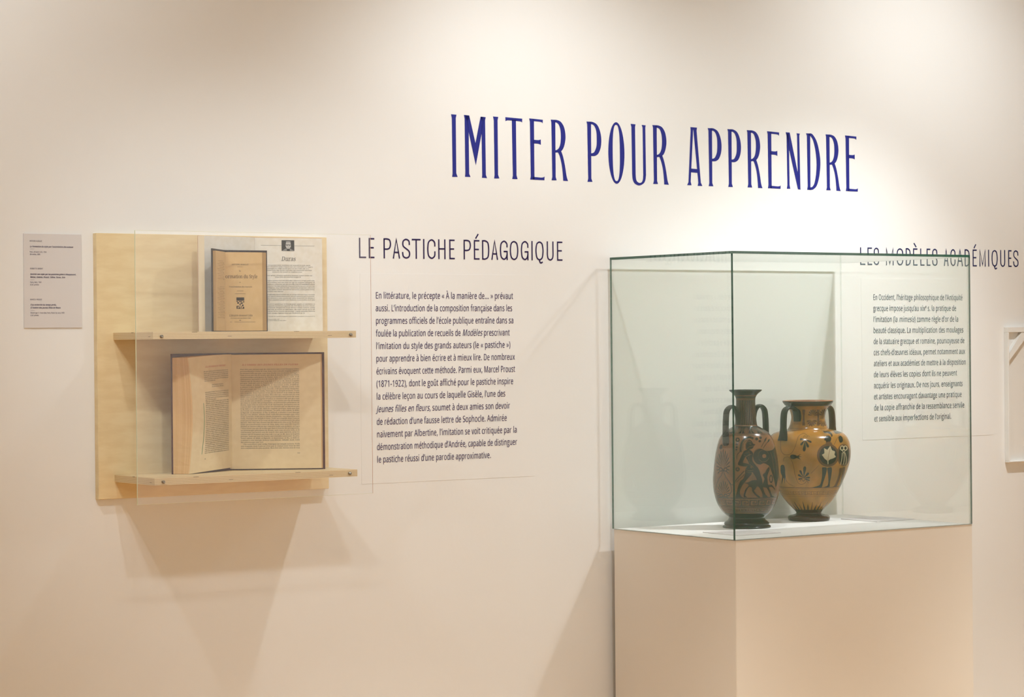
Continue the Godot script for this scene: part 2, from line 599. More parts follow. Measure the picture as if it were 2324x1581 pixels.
func materials() -> void:
	var wn := NoiseTexture2D.new()
	wn.width = 512
	wn.height = 512
	wn.seamless = true
	var fn := FastNoiseLite.new()
	fn.seed = 3
	fn.frequency = 0.02
	fn.fractal_octaves = 5
	wn.noise = fn
	var wall := mat(Color(0.93, 0.922, 0.908), 0.75, 0.3)
	wall.heightmap_enabled = true
	wall.heightmap_texture = wn
	wall.heightmap_scale = 0.03
	wall.uv1_triplanar = true
	wall.uv1_world_triplanar = true
	wall.uv1_scale = Vector3(1.6, 1.6, 1.6)
	M.wall = wall
	M.panel = mat(Color(0.93, 0.922, 0.908), 0.7, 0.3)
	M.ceiling = mat(Color(0.9, 0.895, 0.885), 0.9, 0.2)
	M.floor = wood(Color(0.75, 0.585, 0.345), Color(0.65, 0.475, 0.255), 8, Vector3(0.7, 0.7, 6.0))
	M.ply = wood(Color(0.925, 0.845, 0.675), Color(0.90, 0.81, 0.63), 21, Vector3(1.2, 5.0, 1.2), 0.5)
	M.black = mat(Color(0.05, 0.05, 0.05), 0.5, 0.4)
	M.ink_blue = mat(Color(0.135, 0.16, 0.52), 0.55, 0.4)
	M.ink_violet = mat(Color(0.17, 0.11, 0.30), 0.6, 0.4)
	M.ink_body = mat(Color(0.25, 0.18, 0.37), 0.6, 0.4)
	M.ink_teal = mat(Color(0.13, 0.15, 0.34), 0.6, 0.4)
	M.ink_black = mat(Color(0.10, 0.08, 0.07), 0.8, 0.2)
	M.ink_faded = mat(Color(0.20, 0.15, 0.11), 0.8, 0.2)
	M.ink_red = mat(Color(0.74, 0.20, 0.10), 0.8, 0.2)
	M.ink_green = mat(Color(0.10, 0.55, 0.33), 0.7, 0.2)
	M.screw = mat(Color(0.62, 0.60, 0.57), 0.3, 0.5)
	M.screw.metallic = 1.0
	M.white = mat(Color(0.93, 0.92, 0.90), 0.6, 0.35)
	M.plinth = mat(Color(0.91, 0.885, 0.845), 0.65, 0.35)
	M.card = mat(Color(0.86, 0.84, 0.83), 0.8, 0.3)
	sans = SystemFont.new()
	sans.font_names = PackedStringArray(["Droid Sans"])
	sans_bold = SystemFont.new()
	sans_bold.font_names = PackedStringArray(["Droid Sans"])
	sans_bold.font_weight = 700
	serif = SystemFont.new()
	serif.font_names = PackedStringArray(["Droid Serif"])
	serif_bold = SystemFont.new()
	serif_bold.font_names = PackedStringArray(["Droid Serif"])
	serif_bold.font_weight = 700

func wood(a: Color, b: Color, sd: int, scale: Vector3, rough := 0.6) -> StandardMaterial3D:
	var t := NoiseTexture2D.new()
	t.width = 512
	t.height = 512
	t.seamless = true
	var n := FastNoiseLite.new()
	n.seed = sd
	n.frequency = 0.012
	n.fractal_octaves = 6
	n.fractal_gain = 0.62
	t.noise = n
	var g := Gradient.new()
	g.offsets = PackedFloat32Array([0.25, 0.75])
	g.colors = PackedColorArray([b, a])
	t.color_ramp = g
	var m := mat(Color.WHITE, rough, 0.35)
	m.albedo_texture = t
	m.uv1_triplanar = true
	m.uv1_world_triplanar = true
	m.uv1_scale = scale
	return m

func glass(tint: Color, alpha: float) -> StandardMaterial3D:
	var m := mat(Color(tint.r, tint.g, tint.b, alpha), 0.02, 0.5)
	m.transparency = BaseMaterial3D.TRANSPARENCY_ALPHA
	m.cull_mode = BaseMaterial3D.CULL_DISABLED
	return m

# ------------------------------------------------------------------ the room

func room() -> void:
	var x0 := -2.5
	var x1 := 9.0
	var zf := 7.6
	var top := 3.05
	structure("wall_back", box(Vector3(x0 - 0.2, -0.1, -0.2), Vector3(x1 + 0.2, top + 0.1, 0.0)), M.wall, Vector3.ZERO, "long cream plaster wall carrying the lettering and the shelf", "wall")
	structure("wall_front", box(Vector3(x0 - 0.2, -0.1, zf), Vector3(x1 + 0.2, top + 0.1, zf + 0.2)), M.wall, Vector3.ZERO, "cream plaster wall across the room from the display", "wall")
	structure("wall_left", box(Vector3(x0 - 0.2, -0.1, 0), Vector3(x0, top + 0.1, zf)), M.wall, Vector3.ZERO, "cream plaster end wall on the shelf side", "wall")
	structure("wall_right", box(Vector3(x1, -0.1, 0), Vector3(x1 + 0.2, top + 0.1, zf)), M.wall, Vector3.ZERO, "cream plaster end wall on the box frame side", "wall")
	structure("floor", box(Vector3(x0, -0.1, 0), Vector3(x1, 0, zf)), M.floor, Vector3.ZERO, "warm brown wooden floor of the gallery", "floor")
	structure("ceiling", box(Vector3(x0, top, 0), Vector3(x1, top + 0.1, zf)), M.ceiling, Vector3.ZERO, "pale ceiling above the lighting tracks", "ceiling")

func spotlight(where: Vector3, aim: Vector3, energy: float, cone: float, soft: float, color: Color, label: String, group: String) -> void:
	var t := thing("track_spotlight", label, "spotlight", where, 0.0, group)
	var d := (aim - where).normalized()
	var st := new_st()
	tube(st, -d * 0.16, -d * 0.02, 0.036, 0.042, 20, true)
	part("housing", st.commit(), M.black, t)
	st = new_st()
	tube(st, -d * 0.10, Vector3(-d.x * 0.10, 3.013 - where.y, -d.z * 0.10), 0.008, 0.008, 10)
	part("bracket", st.commit(), M.black, t)
	st = new_st()
	tube(st, -d * 0.0195, -d * 0.0165, 0.036, 0.036, 20)
	var gl := mat(color, 0.4)
	gl.emission_enabled = true
	gl.emission = color
	gl.emission_energy_multiplier = 6.0
	part("lamp_lens", st.commit(), gl, t)
	var l := SpotLight3D.new()
	l.name = "spot_light"
	l.light_color = color
	l.light_energy = energy
	l.light_size = 0.03
	l.spot_range = 20.0
	l.spot_attenuation = 2.0
	l.spot_angle = cone
	l.spot_angle_attenuation = soft
	l.shadow_enabled = true
	t.add_child(l)
	l.look_at_from_position(where, aim, Vector3(0.1, 0.2, 1).normalized())

func tracks() -> void:
	var warm := Color(0.995, 1.0, 0.985)
	for z in [0.80, 1.69, 4.6]:
		var t := thing("lighting_track", ["black lighting track on the ceiling close to the lettered wall", "black lighting track on the ceiling a step out from the lettered wall", "black lighting track over the middle of the room"][[0.80, 1.69, 4.6].find(z)], "lighting track", Vector3(0, 3.0325, z))
		part("rail", box(Vector3(-2.0, -0.0175, -0.018), Vector3(8.5, 0.0175, 0.018), 0.003), M.black, t)
	var cool := Color(0.955, 0.985, 1.0)
	var texts := ["black track spotlight above the small caption card", "black track spotlight above the large blue title", "black track spotlight aimed down into the glass case", "black track spotlight aimed at the wall between the glass case and the box frame", "black track spotlight on the second track aimed at the shelf's open books", "black track spotlight on the second track aimed at the shelf's clear cover"]
	var k := 0
	for s in spot_list():
		var aim: Vector3 = s[2]
		spotlight(Vector3(s[0], room_track_y, s[1]), at(aim.x, aim.y, aim.z), s[3], s[4], s[5], cool, texts[k], "track spotlights along the lettered wall")
		k += 1
	for x in [-0.8, 1.2, 3.2, 5.2, 7.2]:
		spotlight(Vector3(x, room_track_y, 4.6), Vector3(x, 1.9, 7.6), OPP_E, 60.0, 1.0, warm, "black track spotlight lighting the far wall across from " + ["the bare end of the lettered wall", "the small caption card", "the plywood shelf", "the box frame", "the end wall past the box frame"][[-0.8, 1.2, 3.2, 5.2, 7.2].find(x)], "track spotlights over the middle of the room")
	for x in [0.6, 3.0, 5.4]:
		spotlight(Vector3(x, room_track_y, 1.69), Vector3(x, 0.0, 1.6), FLOOR_E, 40.0, 1.0, warm, "black track spotlight lighting the floor " + ["short of the plywood shelf", "below the violet paragraph", "past the pedestal"][[0.6, 3.0, 5.4].find(x)], "track spotlights lighting the floor")

# ------------------------------------------------------------------ plywood shelf with its clear cover

func ply_edge_material() -> StandardMaterial3D:
	var im := Image.create(256, 64, false, Image.FORMAT_RGB8)
	var r := RandomNumberGenerator.new()
	r.seed = 5
	var light := Color(0.94, 0.865, 0.71)
	var dark := Color(0.86, 0.76, 0.585)
	for y in 64:
		var ply := int(y / 64.0 * 9.0)
		for x in 256:
			var c := (light if ply % 2 == 0 else dark)
			var e := fmod(y / 64.0 * 9.0, 1.0)
			if e < 0.12:
				c = c.lerp(Color(0.50, 0.38, 0.24), 0.4)
			c = c.lerp(Color(0.5, 0.38, 0.22), r.randf() * 0.12)
			im.set_pixel(x, y, c)
	for k in 2:
		var x := r.randi_range(0, 240)
		var y := r.randi_range(2, 58)
		im.fill_rect(Rect2i(x, y, r.randi_range(6, 14), 3), Color(0.35, 0.25, 0.14))
	var m := mat(Color.WHITE, 0.7, 0.3)
	m.albedo_texture = ImageTexture.create_from_image(im)
	return m

func shelf_unit() -> void:
	var org := at(2.694, -0.347, 0.0)
	var t := thing("wall_shelf", "square plywood wall shelf with two ledges behind a clear sheet", "shelf", org)
	var edge := ply_edge_material()
	part("back_panel", box(at(2.394, -0.347, 0.0) - org, at(2.994, 0.253, 0.018) - org, 0.0008), M.ply, t, "pale birch plywood back panel")
	for y in [0.0285, -0.2925]:
		var lo := at(2.434, y - 0.0160, 0.018) - org
		var hi := at(2.953, y, 0.2165) - org
		var sh := part("shelf_board", box(lo, hi, 0.0006), M.ply, t, "plywood ledge with layered edges")
		var st := new_st()
		var e := 0.0004
		quad(st, Vector3(lo.x, lo.y, hi.z + e), Vector3(hi.x, lo.y, hi.z + e), Vector3(hi.x, hi.y, hi.z + e), Vector3(lo.x, hi.y, hi.z + e), Vector3.BACK, [Vector2(0, 1), Vector2(2, 1), Vector2(2, 0), Vector2(0, 0)])
		quad(st, Vector3(lo.x - e, lo.y, lo.z), Vector3(lo.x - e, lo.y, hi.z), Vector3(lo.x - e, hi.y, hi.z), Vector3(lo.x - e, hi.y, lo.z), Vector3.LEFT, [Vector2(0, 1), Vector2(0.8, 1), Vector2(0.8, 0), Vector2(0, 0)])
		quad(st, Vector3(hi.x + e, lo.y, lo.z), Vector3(hi.x + e, lo.y, hi.z), Vector3(hi.x + e, hi.y, hi.z), Vector3(hi.x + e, hi.y, lo.z), Vector3.RIGHT, [Vector2(0, 1), Vector2(0.8, 1), Vector2(0.8, 0), Vector2(0, 0)])
		part("ply_layers", st.commit(), edge, sh)
	# the clear sheet screwed to the fronts of the ledges
	var z0 := 0.2175
	var z1 := 0.2205
	var a := at(2.3915, -0.349, z0) - org
	var b := at(2.9925, 0.2505, z1) - org
	var st := new_st()
	quad(st, Vector3(a.x, a.y, b.z), Vector3(b.x, a.y, b.z), Vector3(b.x, b.y, b.z), Vector3(a.x, b.y, b.z), Vector3.BACK)
	quad(st, Vector3(a.x, a.y, a.z), Vector3(b.x, a.y, a.z), Vector3(b.x, b.y, a.z), Vector3(a.x, b.y, a.z), Vector3.FORWARD)
	var sheet := part("clear_cover", st.commit(), glass(Color(0.85, 0.85, 0.82), 0.01), t, "clear acrylic sheet screwed to the ledges")
	var rim := mat(Color(0.86, 0.87, 0.74), 0.3, 0.5)
	var rim2 := mat(Color(0.78, 0.58, 0.46), 0.3, 0.5)
	st = new_st()
	add_box(st, Vector3(a.x - 0.0006, a.y, a.z), Vector3(a.x, b.y, b.z))
	part("sheet_edge", st.commit(), rim, sheet)
	st = new_st()
	add_box(st, Vector3(b.x, a.y, b.z - 0.0012), Vector3(b.x + 0.0003, b.y, b.z))
	part("sheet_edge", st.commit(), rim2, sheet)
	for y in [a.y, b.y]:
		st = new_st()
		add_box(st, Vector3(a.x, y - 0.0002, a.z), Vector3(b.x, y + 0.0002, b.z))
		part("sheet_edge", st.commit(), rim, sheet)
	for p in [[2.4536, 0.0183], [2.9378, 0.0192], [2.4545, -0.3015], [2.9319, -0.3008]]:
		var c := at(p[0], p[1], z1) - org
		st = new_st()
		tube(st, c - Vector3(0, 0, 0.006), c + Vector3(0, 0, 0.0012), 0.0035, 0.0035, 16)
		tube(st, c + Vector3(0, 0, 0.0012), c + Vector3(0, 0, 0.0030), 0.0035, 0.0020, 16)
		part("screw", st.commit(), M.screw, t, "small domed steel screw")

# ------------------------------------------------------------------ books

# One half of an open book. Along: from the spine outward; out: towards the reader. f(s, y) gives points on the page.
func page_point(o: Dictionary, s: float, y: float) -> Vector3:
	var w: float = o.w - o.bulge * sin(PI * clampf(y / o.h, 0.0, 1.0))
	var q := clampf(s / w, 0.0, 1.0)
	var n: float = o.t * (o.dip + (1.0 - o.dip) * (1.0 - pow(1.0 - minf(q / o.roll, 1.0), 2.2))) + o.lift * sin(PI * q)
	return o.along * s + o.out * (n + o.cover) + Vector3(0, y - o.sag * q * q, 0)

func half_book(t: Node3D, o: Dictionary, paper: Material, fore: Material, cover: Material) -> void:
	var ns := 24
	var ny := 14
	var y0: float = o.y0
	var y1: float = o.h - o.top
	var st := new_st()
	for j in ny:
		for i in ns:
			var p := []
			for q in [[0, 0], [1, 0], [1, 1], [0, 1]]:
				var y := lerpf(y0, y1, float(j + q[1]) / ny)
				var w: float = o.w - o.bulge * sin(PI * clampf(y / o.h, 0.0, 1.0))
				p.append(page_point(o, w * float(i + q[0]) / ns, y))
			quad(st, p[0], p[1], p[2], p[3], o.out)
	st.index()
	st.generate_normals()
	part("page", st.commit(), paper, t, o.get("page_label", "open yellowed page"))
	# the block of leaves behind the page: fore-edge, top and bottom
	st = new_st()
	for j in ny:
		var ya := lerpf(y0, y1, float(j) / ny)
		var yb := lerpf(y0, y1, float(j + 1) / ny)
		var wa: float = o.w - o.bulge * sin(PI * clampf(ya / o.h, 0.0, 1.0))
		var wb: float = o.w - o.bulge * sin(PI * clampf(yb / o.h, 0.0, 1.0))
		var a := page_point(o, wa, ya)
		var b := page_point(o, wb, yb)
		var c: Vector3 = o.along * (o.w + o.slant) + o.out * o.cover + Vector3(0, yb - o.sag, 0)
		var d: Vector3 = o.along * (o.w + o.slant) + o.out * o.cover + Vector3(0, ya - o.sag, 0)
		quad(st, a, b, c, d, o.along, [Vector2(0, float(j) / ny), Vector2(0, float(j + 1) / ny), Vector2(1, float(j + 1) / ny), Vector2(1, float(j) / ny)])
	for y in [y0, y1]:
		var w: float = o.w - o.bulge * sin(PI * clampf(y / o.h, 0.0, 1.0))
		for i in ns:
			var a := page_point(o, w * i / ns, y)
			var b := page_point(o, w * (i + 1) / ns, y)
			var ea: Vector3 = o.along * ((o.w + o.slant) * i / ns) + o.out * o.cover + Vector3(0, y - o.sag * pow(float(i) / ns, 2.0), 0)
			var eb: Vector3 = o.along * ((o.w + o.slant) * (i + 1) / ns) + o.out * o.cover + Vector3(0, y - o.sag * pow(float(i + 1) / ns, 2.0), 0)
			quad(st, a, b, eb, ea, Vector3.UP if y == y1 else Vector3.DOWN, [Vector2(0, 0), Vector2(0, 0.1), Vector2(1, 0.1), Vector2(1, 0)])
	part("page_block", st.commit(), fore, t, "edges of the leaves")
	# the board of the cover
	st = new_st()
	var lo := -0.002
	var hi: float = o.cw
	var hh: float = o.h
	var p := []
	for q in [[lo, 0, 0], [hi, 0, 0], [hi, hh, 0], [lo, hh, 0], [lo, 0, 1], [hi, 0, 1], [hi, hh, 1], [lo, hh, 1]]:
		p.append(o.along * q[0] + Vector3(0, q[1], 0) + o.out * (q[2] * o.cover * 0.98))
	quad(st, p[0], p[1], p[2], p[3], -o.out)
	quad(st, p[4], p[5], p[6], p[7], o.out)
	quad(st, p[1], p[2], p[6], p[5], o.along)
	quad(st, p[0], p[3], p[7], p[4], -o.along)
	quad(st, p[0], p[1], p[5], p[4], Vector3.DOWN)
	quad(st, p[3], p[2], p[6], p[7], Vector3.UP)
	part("cover", st.commit(), cover, t, o.get("cover_label", "worn dark cover board"))

func half(side: float, angle: float, over: Dictionary) -> Dictionary:
	var a := deg_to_rad(angle)
	var o := {"along": Vector3(side * cos(a), 0, sin(a)), "out": Vector3(-side * sin(a), 0, cos(a)), "side": side, "bulge": 0.0, "dip": 0.1, "roll": 0.3, "lift": 0.0, "slant": 0.004, "sag": 0.0, "cover": 0.0025, "y0": 0.002, "top": 0.006}
	o.merge(over, true)
	return o

# prints a line on a page; u0 and u1 as shares of the page width in reading direction, y in metres up from the foot
func print_line(st: SurfaceTool, o: Dictionary, runs: Array, f: Font, cap: float, u0: float, u1: float, y: float, centred := false, squeeze := 0.9) -> void:
	var w: float = o.w - o.bulge * sin(PI * clampf(y / o.h, 0.0, 1.0))
	var span: float = (u1 - u0) * w
	var shift := 0.0
	var width := span
	if centred:
		var tot := 0.0
		for r in runs:
			tot += run_width(r[0], f)
		width = tot * cap / font_cap(f)[1] * squeeze
		shift = (span - width) / 2.0
	elif squeeze < 0.0:
		var tot := 0.0
		for r in runs:
			tot += run_width(r[0], f)
		width = minf(span, tot * cap / font_cap(f)[1] * -squeeze)
	var put := func(a: float, b: float) -> Vector3:
		var u: float = u0 * w + shift + a
		var s: float = u if o.side > 0.0 else w - u
		return page_point(o, s, y + b) + o.out * 0.0003
	write(st, runs, f, cap, width, put, o.out, 8.0)

func bar_on_page(st: SurfaceTool, o: Dictionary, u0: float, u1: float, y0: float, y1: float, lift := 0.0003) -> void:
	var w: float = o.w
	var n := 6
	for k in n:
		var p := []
		for q in [[k, y0], [k + 1, y0], [k + 1, y1], [k, y1]]:
			var u: float = lerpf(u0, u1, float(q[0]) / n) * w
			p.append(page_point(o, u if o.side > 0.0 else w - u, q[1]) + o.out * lift)
		quad(st, p[0], p[1], p[2], p[3], o.out, [Vector2(float(k) / n, 1), Vector2(float(k + 1) / n, 1), Vector2(float(k + 1) / n, 0), Vector2(float(k) / n, 0)])

func paper(c: Color, sd: int) -> StandardMaterial3D:
	var t := NoiseTexture2D.new()
	t.width = 256
	t.height = 256
	t.seamless = true
	var n := FastNoiseLite.new()
	n.seed = sd
	n.frequency = 0.02
	n.fractal_octaves = 5
	t.noise = n
	var g := Gradient.new()
	g.offsets = PackedFloat32Array([0.2, 0.8])
	g.colors = PackedColorArray([Color(c.r * 0.975, c.g * 0.965, c.b * 0.945), c])
	t.color_ramp = g
	var m := mat(Color.WHITE, 0.85, 0.2)
	m.albedo_texture = t
	m.uv1_triplanar = true
	m.uv1_scale = Vector3(9, 9, 9)
	return m

func leaf_edges(a: Color, b: Color, sd: int) -> StandardMaterial3D:      # stripes along the leaves
	var im := Image.create(128, 64, false, Image.FORMAT_RGB8)
	var r := RandomNumberGenerator.new()
	r.seed = sd
	for x in 128:
		var k := r.randf()
		for y in 64:
			im.set_pixel(x, y, a.lerp(b, clampf(k + 0.35 * (r.randf() - 0.5), 0.0, 1.0)))
	var m := mat(Color.WHITE, 0.9, 0.2)
	m.albedo_texture = ImageTexture.create_from_image(im)
	return m

const PASSAGE := "Mon cher ami, excusez-moi de vous écrire sans avoir l’honneur d’être personnellement connu de vous, mais votre nouvelle tragédie d’Esther ne montre-t-elle pas que vous avez étudié mes modestes ouvrages ? Vous n’avez pas mis de tirades que dans la bouche des protagonistes, ou personnages principaux du drame, mais vous en avez écrit, et de charmantes, permettez-moi de vous le dire sans cajolerie, pour les chœurs qui ne faisaient pas trop mal, à ce qu’on dit, dans la tragédie grecque, mais qui sont en France une véritable nouveauté. De plus, votre talent, si délié, si fignolé, si charmeur, si fin, si délicat, a atteint à une énergie dont je vous félicite. Athalie, Joad, voilà des personnages que votre rival, Corneille, n’eût pas su mieux charpenter. Les caractères sont virils, l’intrigue est simple et forte. Voilà une tragédie dont l’amour n’est pas le ressort et je vous en fais mes compliments les plus sincères."

func page_lines(count: int, about: int, from := 0) -> Array:
	var words := PASSAGE.split(" ")
	var out := []
	var i := from
	for k in count:
		var s := ""
		while s.length() < about:
			s += ("" if s == "" else " ") + words[i % words.size()]
			i += 1
		out.append(s)
	return out

func books() -> void:
	# ---- the large novel on the lower ledge
	var t := thing("open_book", "large old novel with maroon cover standing open on the lower ledge", "book", at(2.7225, -0.2925, 0.0285), 0.0, "open books on the plywood shelf")
	var pp := paper(Color(0.93, 0.85, 0.69), 31)
	var fore := leaf_edges(Color(0.91, 0.77, 0.56), Color(0.83, 0.66, 0.44), 7)
	var maroon := mat(Color(0.31, 0.11, 0.10), 0.6, 0.4)
	var R := half(1.0, 32.0, {"w": 0.212, "cw": 0.2205, "h": 0.272, "t": 0.010, "slant": 0.003, "dip": 0.25, "roll": 0.2, "y0": 0.003, "top": 0.004, "page_label": "right page with a block of small print"})
	var L := half(-1.0, 20.5, {"w": 0.181, "cw": 0.199, "h": 0.272, "t": 0.033, "slant": 0.015, "bulge": 0.015, "dip": 0.15, "roll": 0.9, "sag": 0.006, "y0": 0.0065, "top": 0.003, "page_label": "left page with a green line in its margin"})
	half_book(t, R, pp, fore, maroon)
	half_book(t, L, pp, fore, maroon)
	var st := new_st()
	tube(st, Vector3(0, 0, -0.004), Vector3(0, 0.272, -0.004), 0.006, 0.006, 14)
	part("spine", st.commit(), maroon, t)
	st = new_st()
	var red := new_st()
	print_line(red, R, [["À L’OMBRE DES JEUNES FILLES EN FLEURS", true]], serif, 0.0036, 0.142, 0.756, 0.2425)
	var lines := page_lines(41, 64)
	for k in 41:
		var y := 0.2325 - 0.00457 * k
		if k == 37:
			print_line(st, R, [[lines[k].substr(0, 24), false]], serif, 0.0027, 0.122, 0.37, y)
		else:
			print_line(st, R, [[lines[k], false]], serif, 0.0027, 0.152 if k == 38 else 0.122, 0.766, y)
	print_line(st, R, [["559", false]], serif, 0.0028, 0.737, 0.766, 0.0375)
	print_line(red, L, [["À LA RECHERCHE DU TEMPS PERDU", true]], serif, 0.0036, 0.31, 0.80, 0.2425)
	lines = page_lines(44, 62, 60)
	for k in 44:
		var y := 0.2325 - 0.0043 * k
		if k in [6, 9, 10]:
			continue
		if k in [7, 8]:
			print_line(st, L, [[lines[k].substr(0, 26), true]], serif, 0.0024, 0.43, 0.72, y - 0.001)
			continue
		var short := k == 5 or k == 15
		print_line(st, L, [[lines[k].substr(0, 30) if short else lines[k], false]], serif, 0.0026, 0.27, 0.52 if short else 0.875, y)
	print_line(st, L, [["558", false]], serif, 0.0028, 0.27, 0.30, 0.034)
	part("print", st.commit(), M.ink_faded, t)
	part("running_head", red.commit(), M.ink_red, t, "red running heads at the top of the pages")
	st = new_st()
	for k in 12:
		var p := []
		for q in [[k, 0.0], [k + 1, 0.0], [k + 1, 0.008], [k, 0.008]]:
			var f := float(q[0]) / 12.0
			var y := lerpf(0.047, 0.163, f)
			var w: float = L.w - L.bulge * sin(PI * y / L.h)
			var u := 0.205 + 0.028 * sin(PI * f * 0.8)
			p.append(page_point(L, w * (1.0 - u - q[1]), y) + L.out * 0.0004)
		quad(st, p[0], p[1], p[2], p[3], L.out)
	part("margin_line", st.commit(), M.ink_green, t, "green line drawn in the margin")

	# ---- the paperback behind, open at a page headed Duras
	t = thing("open_book", "modern paperback open at a page headed with a small portrait, upper ledge", "book", at(2.7845, 0.0285, 0.036), 0.0, "open books on the plywood shelf")
	pp = paper(Color(0.90, 0.875, 0.83), 41)
	fore = leaf_edges(Color(0.94, 0.885, 0.78), Color(0.90, 0.83, 0.71), 9)
	var soft := mat(Color(0.80, 0.66, 0.55), 0.6, 0.4)
	R = half(1.0, 6.0, {"w": 0.174, "cw": 0.1745, "h": 0.2205, "t": 0.004, "cover": 0.0008, "slant": 0.001, "dip": 0.3, "roll": 0.15, "top": 0.001, "y0": 0.001, "page_label": "right page headed Duras under a small portrait", "cover_label": "soft paper cover"})
	L = half(-1.0, 14.0, {"w": 0.168, "cw": 0.172, "h": 0.2205, "t": 0.018, "cover": 0.0008, "slant": 0.003, "dip": 0.2, "roll": 0.5, "top": 0.001, "y0": 0.001, "page_label": "blank left page", "cover_label": "soft paper cover"})
	half_book(t, R, pp, fore, soft)
	half_book(t, L, pp, fore, soft)
	st = new_st()
	var H := 0.2205
	var yy := func(py: float) -> float: return H * (750.0 - (py / 6.876 + 530.0)) / 213.0
	print_line(st, R, [["Duras", true]], serif, 0.0098, 0.0, 1.0, yy.call(410.0), true, 0.95)
	bar_on_page(st, R, 0.10, 0.40, yy.call(173.0), yy.call(173.0) + 0.0005)
	bar_on_page(st, R, 0.59, 0.885, yy.call(176.0), yy.call(176.0) + 0.0005)
	var r2 := RandomNumberGenerator.new()
	r2.seed = 77
	for row in [[478, 0.16, 0.83, 1], [503, 0.12, 0.86, 1], [530, 0.14, 0.80, 1], [557, 0.14, 0.85, 1], [584, 0.26, 0.70, 1], [638, 0.14, 0.85, 1], [662, 0.30, 0.68, 1], [718, 0.10, 0.885, 0], [746, 0.10, 0.885, 0], [774, 0.10, 0.885, 0], [802, 0.10, 0.885, 0], [830, 0.10, 0.885, 0], [858, 0.10, 0.885, 0], [887, 0.10, 0.42, 0], [935, 0.10, 0.885, 0], [962, 0.10, 0.885, 0], [990, 0.10, 0.885, 0], [1018, 0.10, 0.885, 0], [1050, 0.10, 0.22, 0], [1083, 0.10, 0.885, 0], [1111, 0.10, 0.885, 0], [1139, 0.10, 0.885, 0], [1167, 0.10, 0.885, 0], [1195, 0.10, 0.885, 0], [1224, 0.10, 0.74, 0], [1274, 0.10, 0.885, 2], [1318, 0.10, 0.36, 2], [1337, 0.10, 0.46, 2]]:
		var n := int((row[2] - row[1]) * 82.0)
		print_line(st, R, [[small_print(r2, n), row[3] == 1]], serif, 0.0017 if row[3] == 2 else 0.0023, row[1], row[2], yy.call(float(row[0])) - 0.0012)
	part("print", st.commit(), M.ink_black, t)
	st = new_st()
	bar_on_page(st, R, 0.402, 0.588, yy.call(257.0), yy.call(88.0), 0.0004)
	part("portrait_photo", st.commit(), portrait(), t, "small black and white portrait photograph")

	# ---- the small old book in front of it
	t = thing("open_book", "small brown book with dark worn cover open at its title page", "book", at(2.672, 0.0285, 0.098), 0.0, "open books on the plywood shelf")
	pp = paper(Color(0.83, 0.70, 0.50), 51)
	fore = leaf_edges(Color(0.74, 0.60, 0.40), Color(0.65, 0.51, 0.32), 13)
	var dark := mat(Color(0.17, 0.11, 0.11), 0.7, 0.35)
	R = half(1.0, 5.0, {"w": 0.0915, "cw": 0.1085, "h": 0.187, "t": 0.010, "slant": 0.0145, "dip": 0.3, "roll": 0.25, "cover": 0.003, "y0": 0.002, "top": 0.005, "page_label": "brown title page"})
	L = half(-1.0, 48.0, {"w": 0.104, "cw": 0.111, "h": 0.187, "t": 0.006, "slant": 0.002, "dip": 0.4, "roll": 0.4, "cover": 0.003, "y0": 0.002, "top": 0.005, "page_label": "left page with short lines of print"})
	half_book(t, R, pp, fore, dark)
	half_book(t, L, pp, fore, dark)
	st = new_st()
	tube(st, Vector3(0, 0, -0.003), Vector3(0, 0.187, -0.003), 0.005, 0.005, 12)
	part("spine", st.commit(), dark, t)
	st = new_st()
	var y7 := func(py: float) -> float: return 0.187 * (749.5 - (py / 7.527 + 550.0)) / 182.5
	# the title runs into the gutter, its first letter is hidden there
	print_line(st, R, [["ANTOINE ALBALAT", false]], serif, 0.0030, 0.17, 0.63, y7.call(382.0))
	bar_on_page(st, R, 0.32, 0.47, y7.call(414.0), y7.call(411.0))
	print_line(st, R, [["la", false]], serif, 0.0032, 0.37, 0.415, y7.call(490.0))
	print_line(st, R, [["Formation du Style", false]], serif, 0.0080, -0.04, 0.87, y7.call(602.0))
	print_line(st, R, [["et", false]], serif, 0.0028, 0.37, 0.415, y7.call(682.0))
	print_line(st, R, [["l’Assimilation des Auteurs", false]], serif, 0.0030, 0.10, 0.72, y7.call(757.0))
	bar_on_page(st, R, 0.31, 0.48, y7.call(818.0), y7.call(814.0))
	bar_on_page(st, R, 0.25, 0.54, y7.call(866.0), y7.call(862.0))
	print_line(st, R, [["Librairie Armand Colin", true]], serif, 0.0042, 0.10, 0.72, y7.call(1243.0))
	print_line(st, R, [["103, Boulevard Saint-Michel, PARIS", false]], serif, 0.0021, 0.13, 0.68, y7.call(1282.0))
	bar_on_page(st, R, 0.36, 0.41, y7.call(1312.0), y7.call(1305.0))
	bar_on_page(st, R, 0.01, 0.80, y7.call(1341.0), y7.call(1337.0))
	# printer's device: a dark block with pale figures
	var rows := [[925, 980, 0.29, 0.50], [985, 1000, 0.29, 0.33], [985, 1000, 0.36, 0.44], [990, 1010, 0.47, 0.50], [1005, 1030, 0.31, 0.36], [1010, 1032, 0.40, 0.46], [1035, 1048, 0.36, 0.41], [1050, 1062, 0.385, 0.405], [1045, 1075, 0.44, 0.48], [1068, 1080, 0.29, 0.38], [1080, 1115, 0.29, 0.32], [1090, 1108, 0.345, 0.39], [1075, 1100, 0.405, 0.43], [1108, 1116, 0.29, 0.50], [1085, 1110, 0.46, 0.50]]
	for q in rows:
		bar_on_page(st, R, q[2], q[3], y7.call(float(q[1])), y7.call(float(q[0])))
	part("print", st.commit(), mat(Color(0.16, 0.11, 0.07), 0.8, 0.2), t)
	var marks := new_st()
	var kk := 0
